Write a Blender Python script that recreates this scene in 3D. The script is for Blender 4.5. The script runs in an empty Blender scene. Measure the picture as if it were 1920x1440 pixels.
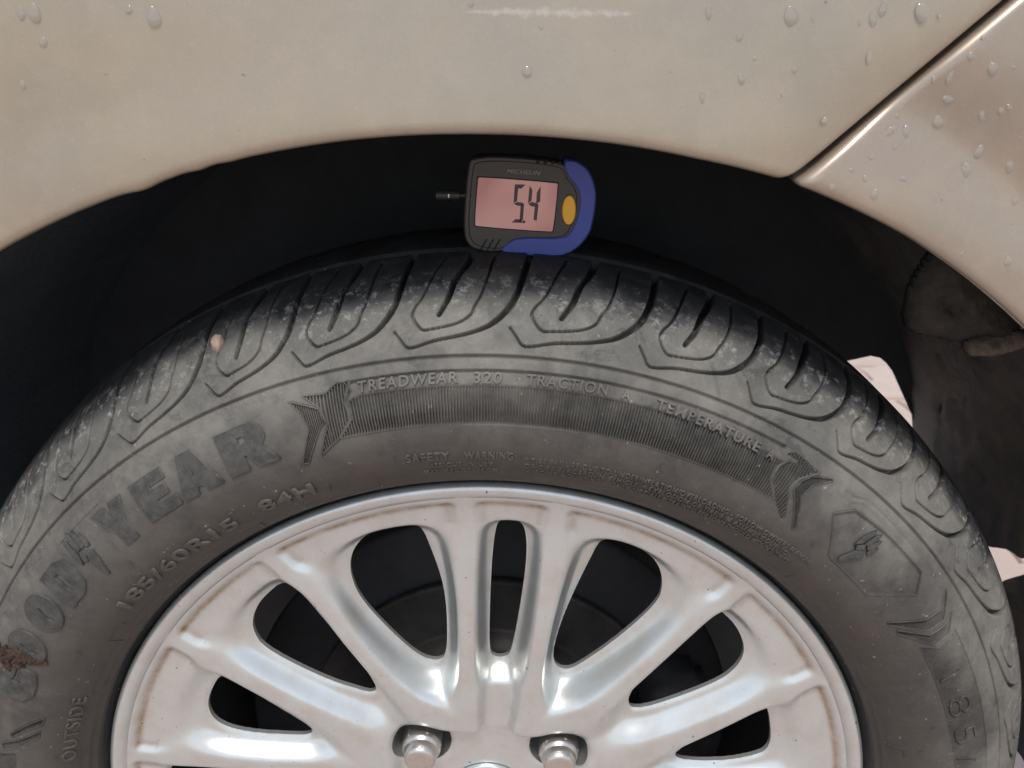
import bpy, bmesh, math, random
import numpy as np
from mathutils import Matrix, Vector, noise
rnd = random.Random(7)
S = bpy.context.scene
C = S.collection
R_ = math.radians
# ------------------------------------------------------------------ camera, sky, sun, exposure
cd = bpy.data.cameras.new('camera'); cam = bpy.data.objects.new('camera', cd); C.objects.link(cam); S.camera = cam
CP = Vector((0.0124779, -0.3044783, 0.3777264))
cR = Vector((0.99994713, 0.0052418, 0.0088471)); cU = Vector((-0.01015486, 0.36776901, 0.92986173)); cF = Vector((-0.00162047, 0.9299024, -0.36780279))
cam.matrix_world = Matrix(((cR.x, cU.x, -cF.x, CP.x), (cR.y, cU.y, -cF.y, CP.y), (cR.z, cU.z, -cF.z, CP.z), (0, 0, 0, 1)))
cd.sensor_width = 36; cd.lens = 1414.99 / 1920 * 36; cd.clip_start = 0.01; cd.clip_end = 500
cd.dof.use_dof = True; cd.dof.focus_distance = 0.37; cd.dof.aperture_fstop = 14
W = bpy.data.worlds.new("World"); S.world = W; W.use_nodes = True
nt = W.node_tree; nt.nodes.clear()
sky = nt.nodes.new('ShaderNodeTexSky'); sky.sky_type = 'NISHITA'; sky.sun_disc = False
SUN_EL, SUN_AZ = 64, 184          # azimuth measured clockwise from +Y
sky.sun_elevation = R_(SUN_EL); sky.sun_rotation = R_(SUN_AZ); sky.dust_density = 1.5; sky.air_density = 1.0; sky.ozone_density = 1.0
hs = nt.nodes.new('ShaderNodeHueSaturation'); hs.inputs['Saturation'].default_value = 0.45
bg = nt.nodes.new('ShaderNodeBackground'); bg.inputs['Strength'].default_value = 0.15
wo = nt.nodes.new('ShaderNodeOutputWorld')
nt.links.new(sky.outputs[0], hs.inputs['Color']); nt.links.new(hs.outputs[0], bg.inputs['Color']); nt.links.new(bg.outputs[0], wo.inputs['Surface'])
sd = bpy.data.lights.new('sun', 'SUN'); sd.energy = 1.5; sd.angle = R_(12); sd.color = (1.0, 0.95, 0.88)
sun = bpy.data.objects.new('sun', sd); C.objects.link(sun)
az, el = R_(SUN_AZ), R_(SUN_EL)
sdir = Vector((math.sin(az) * math.cos(el), math.cos(az) * math.cos(el), math.sin(el)))
sun.rotation_euler = sdir.to_track_quat('Z', 'Y').to_euler()
S.view_settings.view_transform = 'Standard'; S.view_settings.look = 'None'; S.view_settings.exposure = 0.38; S.view_settings.gamma = 1
# ------------------------------------------------------------------ materials
def lin(r, g, b):
    return tuple(((c / 255) / 12.92 if c / 255 <= .04045 else ((c / 255 + .055) / 1.055) ** 2.4) for c in (r, g, b)) + (1,)
class Mat:
    def __init__(s, name, col=(.5, .5, .5, 1), rough=.5, metal=0, **kw):
        s.m = bpy.data.materials.new(name); s.m.use_nodes = True; s.t = s.m.node_tree
        s.p = s.t.nodes['Principled BSDF']; s.p.inputs['Base Color'].default_value = col if len(col) == 4 else tuple(col) + (1,)
        s.p.inputs['Roughness'].default_value = rough; s.p.inputs['Metallic'].default_value = metal
        for k, v in kw.items(): s.p.inputs[k.replace('_', ' ')].default_value = v
        s.tc = s.t.nodes.new('ShaderNodeTexCoord')
    def n(s, typ, **kw):
        o = s.t.nodes.new(typ)
        for k, v in kw.items(): setattr(o, k, v)
        return o
    def l(s, a, b): s.t.links.new(a, b)
    def noise(s, scale, detail=4, rough=.6, vec=None, dist=0):
        o = s.n('ShaderNodeTexNoise'); o.inputs['Scale'].default_value = scale; o.inputs['Detail'].default_value = detail
        o.inputs['Roughness'].default_value = rough; o.inputs['Distortion'].default_value = dist
        s.l(vec or s.tc.outputs['Object'], o.inputs['Vector']); return o.outputs['Fac']
    def ramp(s, fac, stops, interp='LINEAR'):
        o = s.n('ShaderNodeValToRGB'); e = o.color_ramp; e.interpolation = interp
        while len(e.elements) > len(stops): e.elements.remove(e.elements[-1])
        while len(e.elements) < len(stops): e.elements.new(.5)
        for el_, (p_, c_) in zip(e.elements, stops):
            el_.position = p_; el_.color = (tuple(c_) + (1,))[:4] if hasattr(c_, '__len__') else (c_, c_, c_, 1)
        s.l(fac, o.inputs[0]); return o.outputs[0]
    def mix(s, fac, a, b, mode='MIX'):
        o = s.n('ShaderNodeMixRGB'); o.blend_type = mode
        for i, v in ((0, fac), (1, a), (2, b)):
            if isinstance(v, (int, float, tuple)): o.inputs[i].default_value = v if i == 0 or len(v) == 4 else tuple(v) + (1,)
            else: s.l(v, o.inputs[i])
        return o.outputs[0]
    def math(s, op, a, b=0., c=None):
        o = s.n('ShaderNodeMath', operation=op)
        for i, v in enumerate((a, b) if c is None else (a, b, c)):
            if isinstance(v, (int, float)): o.inputs[i].default_value = v
            else: s.l(v, o.inputs[i])
        return o.outputs[0]
    def attr(s, name):
        o = s.n('ShaderNodeAttribute'); o.attribute_name = name; return o.outputs['Fac']
    def col(s, v): s.l(v, s.p.inputs['Base Color'])
    def rgh(s, v): s.l(v, s.p.inputs['Roughness'])
    def bump(s, h, dist=.0003, strength=1, to='Normal'):
        o = s.n('ShaderNodeBump'); o.inputs['Distance'].default_value = dist; o.inputs['Strength'].default_value = strength
        s.l(h, o.inputs['Height']); s.l(o.outputs[0], s.p.inputs[to]); return o

def mat_tyre(name='tyre_rubber', shift=.88, letter=False):
    m = Mat(name, (.09, .087, .08), .62); m.p.inputs['Specular IOR Level'].default_value = .42
    s = m.attr('sdist')          # mm along the profile from the bead
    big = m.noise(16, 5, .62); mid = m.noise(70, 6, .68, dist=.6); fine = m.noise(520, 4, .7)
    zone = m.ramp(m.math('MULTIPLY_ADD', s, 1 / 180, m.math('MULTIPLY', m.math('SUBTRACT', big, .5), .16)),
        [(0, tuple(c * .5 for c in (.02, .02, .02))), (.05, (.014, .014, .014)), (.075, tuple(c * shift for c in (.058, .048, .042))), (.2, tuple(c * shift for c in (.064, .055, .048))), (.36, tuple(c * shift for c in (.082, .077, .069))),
         (.5, tuple(c * shift for c in (.160, .155, .138))), (.62, tuple(c * shift for c in (.165, .163, .150))), (.63, tuple(c * shift for c in (.110, .110, .107))), (.672, tuple(c * shift for c in (.018, .020, .023))), (1, tuple(c * shift for c in (.006, .007, .008)))])  # last stops: clean tread rubber, darkened further to paint in shade under the arch
    zc = m.mix(m.ramp(mid, [(.36, 0), (.64, .8)]), zone, m.mix(.55, zone, (.05, .048, .046)))
    zc = m.mix(m.ramp(m.noise(42, 6, .75, dist=.9), [(.56, 0), (.59, .85)]), zc, m.mix(.5, zc, (.035, .035, .036)))
    # dried splashes and specks on the shoulder
    sh = m.ramp(s, [(0, 0), (.1, 0), (1, 0)])
    mr = m.n('ShaderNodeMapRange'); mr.inputs[1].default_value = 96; mr.inputs[2].default_value = 112; m.l(s, mr.inputs[0])
    mr2 = m.n('ShaderNodeMapRange'); mr2.inputs[1].default_value = 132; mr2.inputs[2].default_value = 114; m.l(s, mr2.inputs[0])
    shm = m.math('MULTIPLY', mr.outputs[0], mr2.outputs[0])
    scuff = m.math('MULTIPLY', m.ramp(m.noise(170, 9, .82), [(.53, 0), (.60, 1)]), shm)
    zc = m.mix(m.math('MULTIPLY', scuff, .8), zc, (.36, .36, .34))
    mr3 = m.n('ShaderNodeMapRange'); mr3.inputs[1].default_value = 34; mr3.inputs[2].default_value = 80; m.l(s, mr3.inputs[0])
    zc = m.mix(m.math('MULTIPLY', m.math('MULTIPLY', m.ramp(m.noise(13, 7, .72), [(.46, 0), (.62, .55)]), mr3.outputs[0]), mr2.outputs[0]), zc, (.25, .238, .21))
    sp = m.ramp(m.noise(420, 3, .5), [(.69, 0), (.75, .6)])
    zc = m.mix(sp, zc, (.34, .32, .28))
    if letter: zc = m.mix(.8, zc, m.ramp(m.noise(160, 6, .8), [(.38, (.022, .024, .025, 1)), (.78, (.11, .11, .10, 1))]))
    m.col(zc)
    m.rgh(m.ramp(mid, [(.3, .48), (.7, .74)]))
    h = m.math('ADD', m.math('MULTIPLY', fine, .5), m.math('MULTIPLY', mid, 1.2))
    m.bump(h, .00035, .8)
    return m.m
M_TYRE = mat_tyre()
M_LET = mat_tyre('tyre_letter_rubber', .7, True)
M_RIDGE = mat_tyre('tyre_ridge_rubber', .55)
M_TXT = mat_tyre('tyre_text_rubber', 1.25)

def mat_paint(name, base, rough=.3):
    m = Mat(name, base, rough, .32); m.p.inputs['Coat Weight'].default_value = 1.0; m.p.inputs['Coat Roughness'].default_value = .14
    fl = m.noise(2600, 2, .5); cl = m.noise(14, 5, .6, dist=.6); dust = m.noise(60, 7, .72)
    c = m.mix(m.ramp(cl, [(.4, 0), (.6, .7)]), base, (base[0] * .84, base[1] * .90, base[2] * .98))
    c = m.mix(m.ramp(dust, [(.45, 0), (.75, .30)]), c, (.45, .385, .30))
    c = m.mix(m.ramp(fl, [(.35, .14), (.65, 0)]), c, (.16, .13, .10))
    c = m.mix(m.ramp(m.noise(1900, 2, .5), [(.60, 0), (.75, .20)]), c, (.62, .58, .50))
    # dried water streak
    sp = m.n('ShaderNodeSeparateXYZ'); m.l(m.tc.outputs['Object'], sp.inputs[0])
    zz = m.math('MULTIPLY', m.math('ABSOLUTE', m.math('SUBTRACT', sp.outputs['Z'], .4005)), 500)
    xx = m.math('MULTIPLY', m.math('ABSOLUTE', m.math('SUBTRACT', sp.outputs['X'], .024)), 32)
    sn = m.noise(240, 6, .8)
    f = m.math('SUBTRACT', m.math('SUBTRACT', 1.15, m.math('ADD', zz, m.math('POWER', xx, 6))), m.math('MULTIPLY', m.math('SUBTRACT', sn, .42), 4.2))
    c = m.mix(m.ramp(f, [(.2, 0), (.8, .20)]), c, (.80, .78, .74))
    specks = m.ramp(m.noise(330, 2, .4), [(.20, .8), (.235, 0)])
    c = m.mix(specks, c, (.12, .09, .07))
    m.col(c)
    m.rgh(m.math('ADD', m.math('MULTIPLY', dust, .22), rough - .1))
    m.bump(m.math('ADD', m.math('MULTIPLY', fl, .12), m.math('MULTIPLY', m.noise(170, 4, .6), .3)), .00006, .5)
    return m.m
M_PAINT = mat_paint('silver_beige_paint', (.35, .288, .212, 1), .30)
M_PAINT2 = mat_paint('bumper_paint', (.335, .262, .196, 1), .33)

def mat_wheel():
    m = Mat('silver_wheel_paint', (.60, .635, .64), .38, .7); m.p.inputs['Coat Weight'].default_value = .45; m.p.inputs['Coat Roughness'].default_value = .16
    d = m.attr('dirt'); n = m.noise(130, 6, .75); n2 = m.noise(30, 4, .6)
    c = m.mix(m.ramp(m.noise(55, 6, .7), [(.42, 0), (.68, .5)]), (.60, .635, .64), (.52, .47, .41))
    c = m.mix(m.math('MULTIPLY', d, m.ramp(n, [(.3, .25), (.65, 1)])), c, (.27, .17, .08))
    c = m.mix(m.ramp(m.noise(420, 2, .4), [(.215, .85), (.25, 0)]), c, (.10, .07, .05))
    c = m.mix(m.ramp(m.noise(700, 3, .6), [(.66, 0), (.75, .35)]), c, (.85, .84, .82))
    m.col(c); m.rgh(m.math('MULTIPLY_ADD', n, .16, .26))
    m.bump(m.noise(1500, 3, .6), .00004, .5)
    return m.m
M_WHEEL = mat_wheel()
def simple(name, col, rough, metal=0, nscale=0, amt=.35, bump=0, **kw):
    m = Mat(name, col, rough, metal, **kw)
    if nscale:
        n = m.noise(nscale, 6, .7); m.col(m.mix(m.ramp(n, [(.3, 0), (.7, amt)]), tuple(col[:3]), tuple(min(1, c * 2.2 + .01) for c in col[:3])))
        if bump: m.bump(n, bump, .8)
    return m.m
M_BARREL = simple('wheel_barrel_metal', (.03, .032, .036), .6, .3, 40)
M_LINER = simple('arch_liner_plastic', (.026, .033, .042), .5, 0, 14, .5, .0004)
def mat_liner():
    m = Mat('arch_liner_plastic', (.026, .033, .042), .55); sp = m.n('ShaderNodeSeparateXYZ'); m.l(m.tc.outputs['Object'], sp.inputs[0])
    mr = m.n('ShaderNodeMapRange'); mr.inputs[1].default_value = .16; mr.inputs[2].default_value = .27; m.l(sp.outputs['X'], mr.inputs[0])
    n = m.noise(22, 7, .7); n2 = m.noise(160, 7, .75)
    d = m.math('MULTIPLY', mr.outputs[0], m.ramp(m.math('ADD', m.math('MULTIPLY', n, .6), m.math('MULTIPLY', n2, .4)), [(.36, .15), (.6, 1)]))
    m.col(m.mix(d, m.mix(m.ramp(n, [(.3, 0), (.7, .6)]), (.060, .078, .098), (.085, .102, .118)), (.17, .145, .12)))
    m.bump(m.math('ADD', n, m.math('MULTIPLY', n2, .35)), .0025, .8); m.rgh(m.ramp(n2, [(.3, .5), (.6, .85)])); return m.m
M_LINER = mat_liner()
M_WALL = simple('inner_wall_plastic', (.020, .026, .033), .6, 0, 30, .4, .0005)
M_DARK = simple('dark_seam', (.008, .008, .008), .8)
M_NUT = simple('worn_nut_steel', (.52, .49, .46), .30, .9, 300, .15, .0001)
M_DISC = simple('brake_disc_iron', (.018, .016, .016), .6, .3, 45, .8, .0002)
M_CAL = simple('caliper_iron', (.010, .011, .014), .7, .1, 60, .5, .0003)
M_GREY = simple('gauge_grey_plastic', (.042, .037, .033), .5, 0, 900, .2, .00003)
M_BLUE = simple('gauge_blue_rubber', (.045, .070, .30), .55, 0, 900, .12, .00003)
M_BTN = simple('gauge_yellow_button', (.80, .42, .03), .45)
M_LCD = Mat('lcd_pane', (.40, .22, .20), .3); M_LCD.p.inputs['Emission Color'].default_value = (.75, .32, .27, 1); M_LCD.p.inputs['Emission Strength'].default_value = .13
_n = M_LCD.noise(38, 1, .4); M_LCD.col(M_LCD.mix(M_LCD.ramp(_n, [(.40, 0), (.60, 1)]), (.46, .27, .25), (.30, .14, .14))); M_LCD = M_LCD.m  # paler and darker pink paint uneven shading onto the pane
M_SEG = simple('lcd_segment_ink', (.045, .035, .04), .5)
M_PRINT = simple('gauge_grey_print', (.22, .21, .20), .5)
M_CHROME = simple('nozzle_metal', (.35, .33, .31), .25, 1)
M_BLACKP = simple('nozzle_black_plastic', (.025, .025, .025), .4)
M_STONE = simple('pebble_stone', (.30, .22, .17), .8, 0, 260, .5, .0004)
def mat_mud(name, a, b):
    m = Mat(name, a, .9); n = m.noise(120, 7, .75); m.col(m.mix(m.ramp(n, [(.35, 0), (.65, 1)]), a, b)); m.bump(m.noise(300, 8, .8), .002, 1); return m.m
M_MUD = mat_mud('brown_mud', (.035, .020, .014), (.11, .065, .045))
M_MUD2 = mat_mud('dried_mud', (.10, .075, .055), (.30, .24, .19))
M_FLAP = mat_mud('dusty_liner', (.045, .043, .04), (.10, .085, .07))
def mat_paver():
    m = Mat('pink_paver', (.62, .45, .39), .85); n = m.noise(9, 4, .6); f = m.noise(240, 6, .75)
    oi = m.n('ShaderNodeObjectInfo')
    c = m.mix(m.ramp(n, [(.3, 0), (.7, .7)]), (.56, .44, .385), (.44, .35, .30)); c = m.mix(m.math('MULTIPLY', oi.outputs['Random'], .3), c, (.66, .57, .51))
    c = m.mix(m.ramp(f, [(.3, .25), (.6, 0)]), c, (.30, .2, .16)); m.col(c); m.bump(f, .0012, .7); return m.m
M_PAVER = mat_paver()
def mat_ground():
    m = Mat('pink_ground', (.56, .41, .35), .88); b = m.n('ShaderNodeTexBrick'); b.inputs['Scale'].default_value = 1
    b.inputs['Brick Width'].default_value = .225; b.inputs['Row Height'].default_value = .1125; b.inputs['Mortar Size'].default_value = .003
    b.inputs['Color1'].default_value = (.58, .46, .40, 1); b.inputs['Color2'].default_value = (.51, .41, .36, 1); b.inputs['Mortar'].default_value = (.2, .14, .11, 1)
    m.l(m.tc.outputs['Object'], b.inputs['Vector']); n = m.noise(3, 6, .65)
    m.col(m.mix(m.ramp(n, [(.3, 0), (.7, .35)]), b.outputs[0], (.42, .35, .31))); m.bump(m.noise(200, 5, .7), .001, .6); return m.m
M_GROUND = mat_ground()
def mat_water():
    m = Mat('water', (.50, .46, .40), .04); m.p.inputs['IOR'].default_value = 1.4; m.p.inputs['Metallic'].default_value = .25; m.p.inputs['Alpha'].default_value = .42; return m.m
M_WATER = mat_water()
# ------------------------------------------------------------------ object helpers
def link(name, me, mat, parent=None, smooth=False):
    o = bpy.data.objects.new(name, me); C.objects.link(o)
    if mat: me.materials.clear(); me.materials.append(mat)
    if smooth: me.polygons.foreach_set('use_smooth', [True] * len(me.polygons))
    if parent: o.parent = parent
    return o
def pymesh(name, v, f):
    me = bpy.data.meshes.new(name); me.from_pydata([tuple(map(float, a)) for a in v], [], [tuple(map(int, a)) for a in f]); me.update(); return me
def obj(name, v, f, mat, parent=None, smooth=False): return link(name, pymesh(name, v, f), mat, parent, smooth)
def from_bm(name, bm, mat, parent=None, smooth=False):
    bmesh.ops.recalc_face_normals(bm, faces=bm.faces)
    me = bpy.data.meshes.new(name); bm.to_mesh(me); bm.free(); return link(name, me, mat, parent, smooth)
def grid_mesh(name, V, mat, parent=None, flip=False, closed=False, attrs=None, smooth=True):
    nr, nc = V.shape[:2]
    me = bpy.data.meshes.new(name); me.vertices.add(nr * nc); me.vertices.foreach_set('co', V.reshape(-1).astype(np.float32))
    i, j = np.meshgrid(np.arange(nr - 1), np.arange(nc if closed else nc - 1), indexing='ij'); j2 = (j + 1) % nc
    q = np.stack([i * nc + j, i * nc + j2, (i + 1) * nc + j2, (i + 1) * nc + j], -1).reshape(-1, 4)
    if flip: q = q[:, ::-1]
    n = len(q); me.loops.add(n * 4); me.loops.foreach_set('vertex_index', q.reshape(-1).astype(np.int32))
    me.polygons.add(n); me.polygons.foreach_set('loop_start', np.arange(0, 4 * n, 4, dtype=np.int32)); me.polygons.foreach_set('loop_total', np.full(n, 4, dtype=np.int32))
    if smooth: me.polygons.foreach_set('use_smooth', np.ones(n, dtype=bool))
    me.update(calc_edges=True)
    for k, a in (attrs or {}).items():
        at = me.attributes.new(k, 'FLOAT', 'POINT'); at.data.foreach_set('value', a.reshape(-1).astype(np.float32))
    o = link(name, me, mat, parent); return o
def empty(name, loc=(0, 0, 0)):
    o = bpy.data.objects.new(name, None); o.empty_display_size = .02; o.location = loc; C.objects.link(o); return o
def tag(o, label, cat=None, group=None, kind=None):
    if label: o['label'] = label
    if cat: o['category'] = cat
    if group: o['group'] = group
    if kind: o['kind'] = kind
    return o
def fill2d(loops, extrude=0., bevel=0., cut=None):
    """flat (or extruded) bmesh of closed 2D loops with holes; in the XY plane"""
    cu = bpy.data.curves.new('outline', 'CURVE'); cu.dimensions = '2D'; cu.fill_mode = 'BOTH'; cu.extrude = extrude; cu.bevel_depth = bevel; cu.bevel_resolution = 0
    for lp in loops:
        sp = cu.splines.new('POLY'); sp.points.add(len(lp) - 1)
        for p_, c_ in zip(sp.points, lp): p_.co = (c_[0], c_[1], 0, 1)
        sp.use_cyclic_u = True
    return curve_bm(cu, cut)
def curve_bm(cu, cut=None):
    o = bpy.data.objects.new('outline', cu); C.objects.link(o)
    dg = bpy.context.evaluated_depsgraph_get(); me = bpy.data.meshes.new_from_object(o.evaluated_get(dg))
    bm = bmesh.new(); bm.from_mesh(me); bpy.data.meshes.remove(me); bpy.data.objects.remove(o); bpy.data.curves.remove(cu)
    bmesh.ops.remove_doubles(bm, verts=bm.verts, dist=1e-7)
    if cut and bm.verts:
        for ax, step in ((0, cut[0]), (1, cut[1])):
            lo = min(v.co[ax] for v in bm.verts); hi = max(v.co[ax] for v in bm.verts); t = lo + step
            no = Vector((1, 0, 0)) if ax == 0 else Vector((0, 1, 0))
            while t < hi - step * .2:
                bmesh.ops.bisect_plane(bm, geom=bm.verts[:] + bm.edges[:] + bm.faces[:], plane_co=no * t, plane_no=no, dist=1e-7); t += step
    return bm
def smooth_loop(pts, it=2, closed=True):
    P = [np.array(p, float) for p in pts]
    for _ in range(it):
        Q = []; n = len(P)
        for i in range(n if closed else n - 1):
            a, b = P[i], P[(i + 1) % n]; Q += [a * .75 + b * .25, a * .25 + b * .75]
        if not closed: Q = [P[0]] + Q + [P[-1]]
        P = Q
    return P
def catmull(P, n=12):
    P = np.array(P, float); Q = np.vstack([2 * P[0] - P[1], P, 2 * P[-1] - P[-2]]); o = []
    for i in range(1, len(Q) - 2):
        for t in np.linspace(0, 1, n, endpoint=False):
            a, b, c, d = Q[i - 1:i + 3]; o.append(.5 * (2 * b + (c - a) * t + (2 * a - 5 * b + 4 * c - d) * t * t + (3 * b - a - 3 * c + d) * t ** 3))
    o.append(P[-1]); return np.array(o)
def seg_dist(px, py, P, closed=False):
    """distance of arrays to polyline, plus param index of nearest segment"""
    P = np.array(P, float); A = P; B = np.roll(P, -1, 0)
    if not closed: A, B = P[:-1], P[1:]
    best = np.full(px.shape, 1e9); bi = np.zeros(px.shape)
    for k in range(len(A)):
        ax, ay = A[k]; dx, dy = B[k] - A[k]; t = np.clip(((px - ax) * dx + (py - ay) * dy) / (dx * dx + dy * dy + 1e-12), 0, 1)
        d = np.hypot(px - ax - t * dx, py - ay - t * dy); m = d < best; best = np.where(m, d, best); bi = np.where(m, k + t, bi)
    return best, bi
def inside(px, py, P):
    P = np.array(P, float); r = np.zeros(px.shape, bool); j = len(P) - 1
    for i in range(len(P)):
        xi, yi = P[i]; xj, yj = P[j]
        if yi != yj: r ^= ((yi > py) != (yj > py)) & (px < (xj - xi) * (py - yi) / (yj - yi) + xi)
        j = i
    return r
def pin(p, q, t): return p + (q - p) * t
# ------------------------------------------------------------------ the car
car = tag(empty('parked_car', (0, 0, -.3085)), 'wet silver beige car with dusty black tyre and many-spoke alloy wheel', 'car')
CO = Vector((0, 0, .3085))
def carry(o):            # parent to the car while keeping world coordinates
    o.parent = car; o.location = CO; return o
# ---------------- tyre profile (y, r); y = 0 is the plane of the rim flange, negative towards the camera
PROF = [(.010, .2035), (.0035, .2085), (-.0035, .2125), (-.0115, .219), (-.0165, .2275), (-.019, .238), (-.0190, .249), (-.0165, .259), (-.0125, .268), (-.007, .2765), (.0000, .2858), (.009, .2945), (.022, .3015), (.045, .3065), (.076, .3085)]
PC = catmull(PROF, 40); PL = np.r_[0, np.cumsum(np.hypot(*np.diff(PC, axis=0).T))] * 1000
_t = np.gradient(PC, axis=0); _t /= np.hypot(_t[:, 0], _t[:, 1])[:, None]
def prof(s): return np.interp(s, PL, PC[:, 0]), np.interp(s, PL, PC[:, 1])
def pnorm(s):
    ty, tr = np.interp(s, PL, _t[:, 0]), np.interp(s, PL, _t[:, 1]); k = np.hypot(ty, tr); return -tr / k, ty / k      # (ny, nr)
def tp(th, s, h=0.):     # theta deg clockwise from the top, s mm, h m -> xyz
    y, r = prof(s); ny, nr = pnorm(s); y = y + ny * h; r = r + nr * h; a = np.radians(th)
    return np.stack([r * np.sin(a), y + 0 * a, r * np.cos(a)], -1)
# ---------------- tread pattern and relief
CORN = [-93.6, -83.8, -73.8, -63.8, -53.8, -43.8, -34.1, -24.3, -15.8, -6.6, 3.4, 14.5, 24.6, 34.2, 42.9, 52.6, 63.5, 73.4, 83.4, 93.4]
HOOK = [(-1.08, 97.6), (-.55, 93.4), (-.05, 90), (.75, 89.9), (2.35, 92.0), (4.3, 93.6), (5.95, 95.8), (7.4, 99.6), (8.7, 107.2), (9.3, 115.2), (9.7, 125), (10.1, 140), (10.4, 152)]
HW = [.55, .6, .6, .65, .75, .8, .95, 1.25, 1.55, 1.6, 1.6, 1.6, 1.6]
INN = [(3.2, 145), (2.5, 132), (1.75, 118), (1.3, 112), (.8, 108.2), (.55, 103.4), (1.25, 97.6), (2.1, 97.2), (4.2, 99.2), (5.4, 103.0), (5.8, 107.8), (6.3, 113.6), (6.8, 125.2), (7.3, 145)]
BAR = [(5.5, 150), (4.9, 134), (4.1, 122.8), (3.55, 111.6), (2.8, 103.6)]
BW = [1.9, 1.8, 1.6, 1.45, 1.1]
CHA = [(-17.92, 76.8), (-15.3, 70.6), (-14.98, 64.4), (-15.5, 63.0), (-18.0, 48.8), (-18.56, 49.2), (-16.7, 63.2), (-17.04, 70.5)]
CHB = [(-16.56, 77.4), (-14.4, 76.0), (-13.2, 79.4), (-12.5, 79.2), (-12.0, 75.0), (-12.75, 70.8), (-12.62, 63.4), (-14.1, 56.4), (-16.4, 50.8), (-14.85, 63.2), (-15.1, 70.4)]
BAND = [(-11.4, 72.2), (29.75, 72.2), (29.1, 69.8), (28.95, 63.2), (30.4, 56.4), (-13.9, 56.4), (-12.35, 63.4), (-12.45, 70.6)]
CHR = [(29.4, 76.2), (31.2, 75.6), (30.0, 73.5), (29.4, 69.8), (29.35, 63.0), (30.85, 56.0), (32.5, 50.6), (33.0, 50.4), (31.2, 63.6), (31.6, 70.0), (33.1, 76.4), (30.2, 78.6)]
CHR2 = [(34.7, 77.4), (32.7, 73.2), (31.95, 69.0), (31.75, 64.2), (34.4, 49.2), (34.7, 49.6), (32.8, 63.2), (33.2, 70.0), (34.9, 76.6)]
PLQ = [(36.7, 65.2), (38.6, 72.6), (43.8, 74.2), (49.2, 74.2), (50.8, 65.6), (46.8, 48.0), (40.9, 48.6), (39.8, 49.2)]
CR3 = [(52.9, 79.0), (54.3, 71.2), (54.0, 63.0), (51.6, 47.8), (52.1, 47.6), (55.4, 61.5), (55.6, 70.5), (53.3, 79)]
CR4 = [(55.3, 76.4), (56.2, 69.5), (56.0, 61), (53.2, 49.2), (53.8, 48.9), (57.6, 60.6), (57.4, 69.6)]
BANDR = [(57.7, 73.2), (90, 73.2), (90, 54.4), (57.0, 54.4), (58.4, 61.5), (58.1, 69.8)]
CL3 = [(-69.0, 43.0), (-70.6, 50.2), (-72.6, 57.5), (-73.2, 57.0), (-71.4, 50), (-70.2, 43.2)]
CL4 = [(-71.3, 44.0), (-73.0, 52), (-74.6, 62), (-75.6, 61), (-73.9, 50), (-72.3, 43.8)]
BANDL = [(-76.0, 73.2), (-96, 73.2), (-96, 54.4), (-75.6, 54.4), (-76.3, 62)]
LINES = [[(36.4, 77.2), (37.6, 77.4), (39.1, 80.2), (50.0, 79.0), (51.2, 76.2)], [(35.4, 74.6), (37.7, 74.6), (38.8, 77.2), (49.6, 75.8), (52.0, 73.8)]]
HOOKc, INNc, BARc = catmull(HOOK, 4), catmull(INN, 4), catmull(BAR, 4)
def groove(d, w, D): x = np.clip(d / w, 0, 1); return -D * np.where(d < w, .5 + .5 * np.cos(np.pi * x ** 3.2), 0)
vth = np.r_[np.arange(-100, 100, .068), np.arange(100, 260, 1.6)]
ss = np.r_[np.arange(0, 77, .75), np.arange(77, 126, .33), np.arange(126, PL[-1], 1.0)]
TH, SG = np.meshgrid(vth, ss); rr = prof(SG)[1] * 1000; K = np.radians(1) * 290.   # mm per degree on the shoulder
H = np.zeros_like(TH)
for i, c0 in enumerate(CORN[:-1]):
    k = (CORN[i + 1] - c0) / 10.0; cols = np.where((vth > c0 - 3) & (vth < c0 + 14))[0]; rows = np.where(ss > 86)[0]
    sl = np.ix_(rows, cols); u = (TH[sl] - c0) * K; v = SG[sl]
    f = lambda L_: [(a * k * K, b) for a, b in L_]
    d, bi = seg_dist(u, v, f(HOOKc)); w = np.interp(bi / 4, range(len(HW)), HW); D = np.interp(w, [.5, 1.6], [.0020, .0070])
    h = groove(d, w, D)
    d, bi = seg_dist(u, v, f(INNc)); h = np.minimum(h, groove(d, np.full(d.shape, .62), .0028))
    d, bi = seg_dist(u, v, f(BARc)); w = np.interp(bi / 4, range(len(BW)), BW); h = np.minimum(h, groove(d, w, .0065))
    # small wear-mark dimple beside the corner
    dd = np.hypot(u - .75 * K * k, v - 94.2); h = h + .00018 * np.exp(-((dd - 1.1) / .35) ** 2)
    H[sl] = np.minimum(H[sl], h) + np.where(h > 0, h, 0)
def add_ring(s0, w, D, lo=-200, hi=300): 
    global H
    m = (TH > lo) & (TH < hi); H = np.where(m, np.minimum(H, groove(np.abs(SG - s0), w, D)), H)
add_ring(84.9, .8, .0019); add_ring(78.6, .75, .0016, -13.2, 29.0); add_ring(24.0, .7, .0003, -100, 60); add_ring(152, 3.0, .006)
H += .0005 * np.exp(-((SG - 16) / 1.2) ** 2) + .0004 * np.exp(-((SG - 20.5) / .9) ** 2)
H += np.where((TH > -64) & (TH < -50), .0004 * np.exp(-((SG - 44.5) / .5) ** 2), 0) * 0
RM = np.zeros_like(H, bool)
fr = (SG > 44) & (SG < 82)
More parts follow.
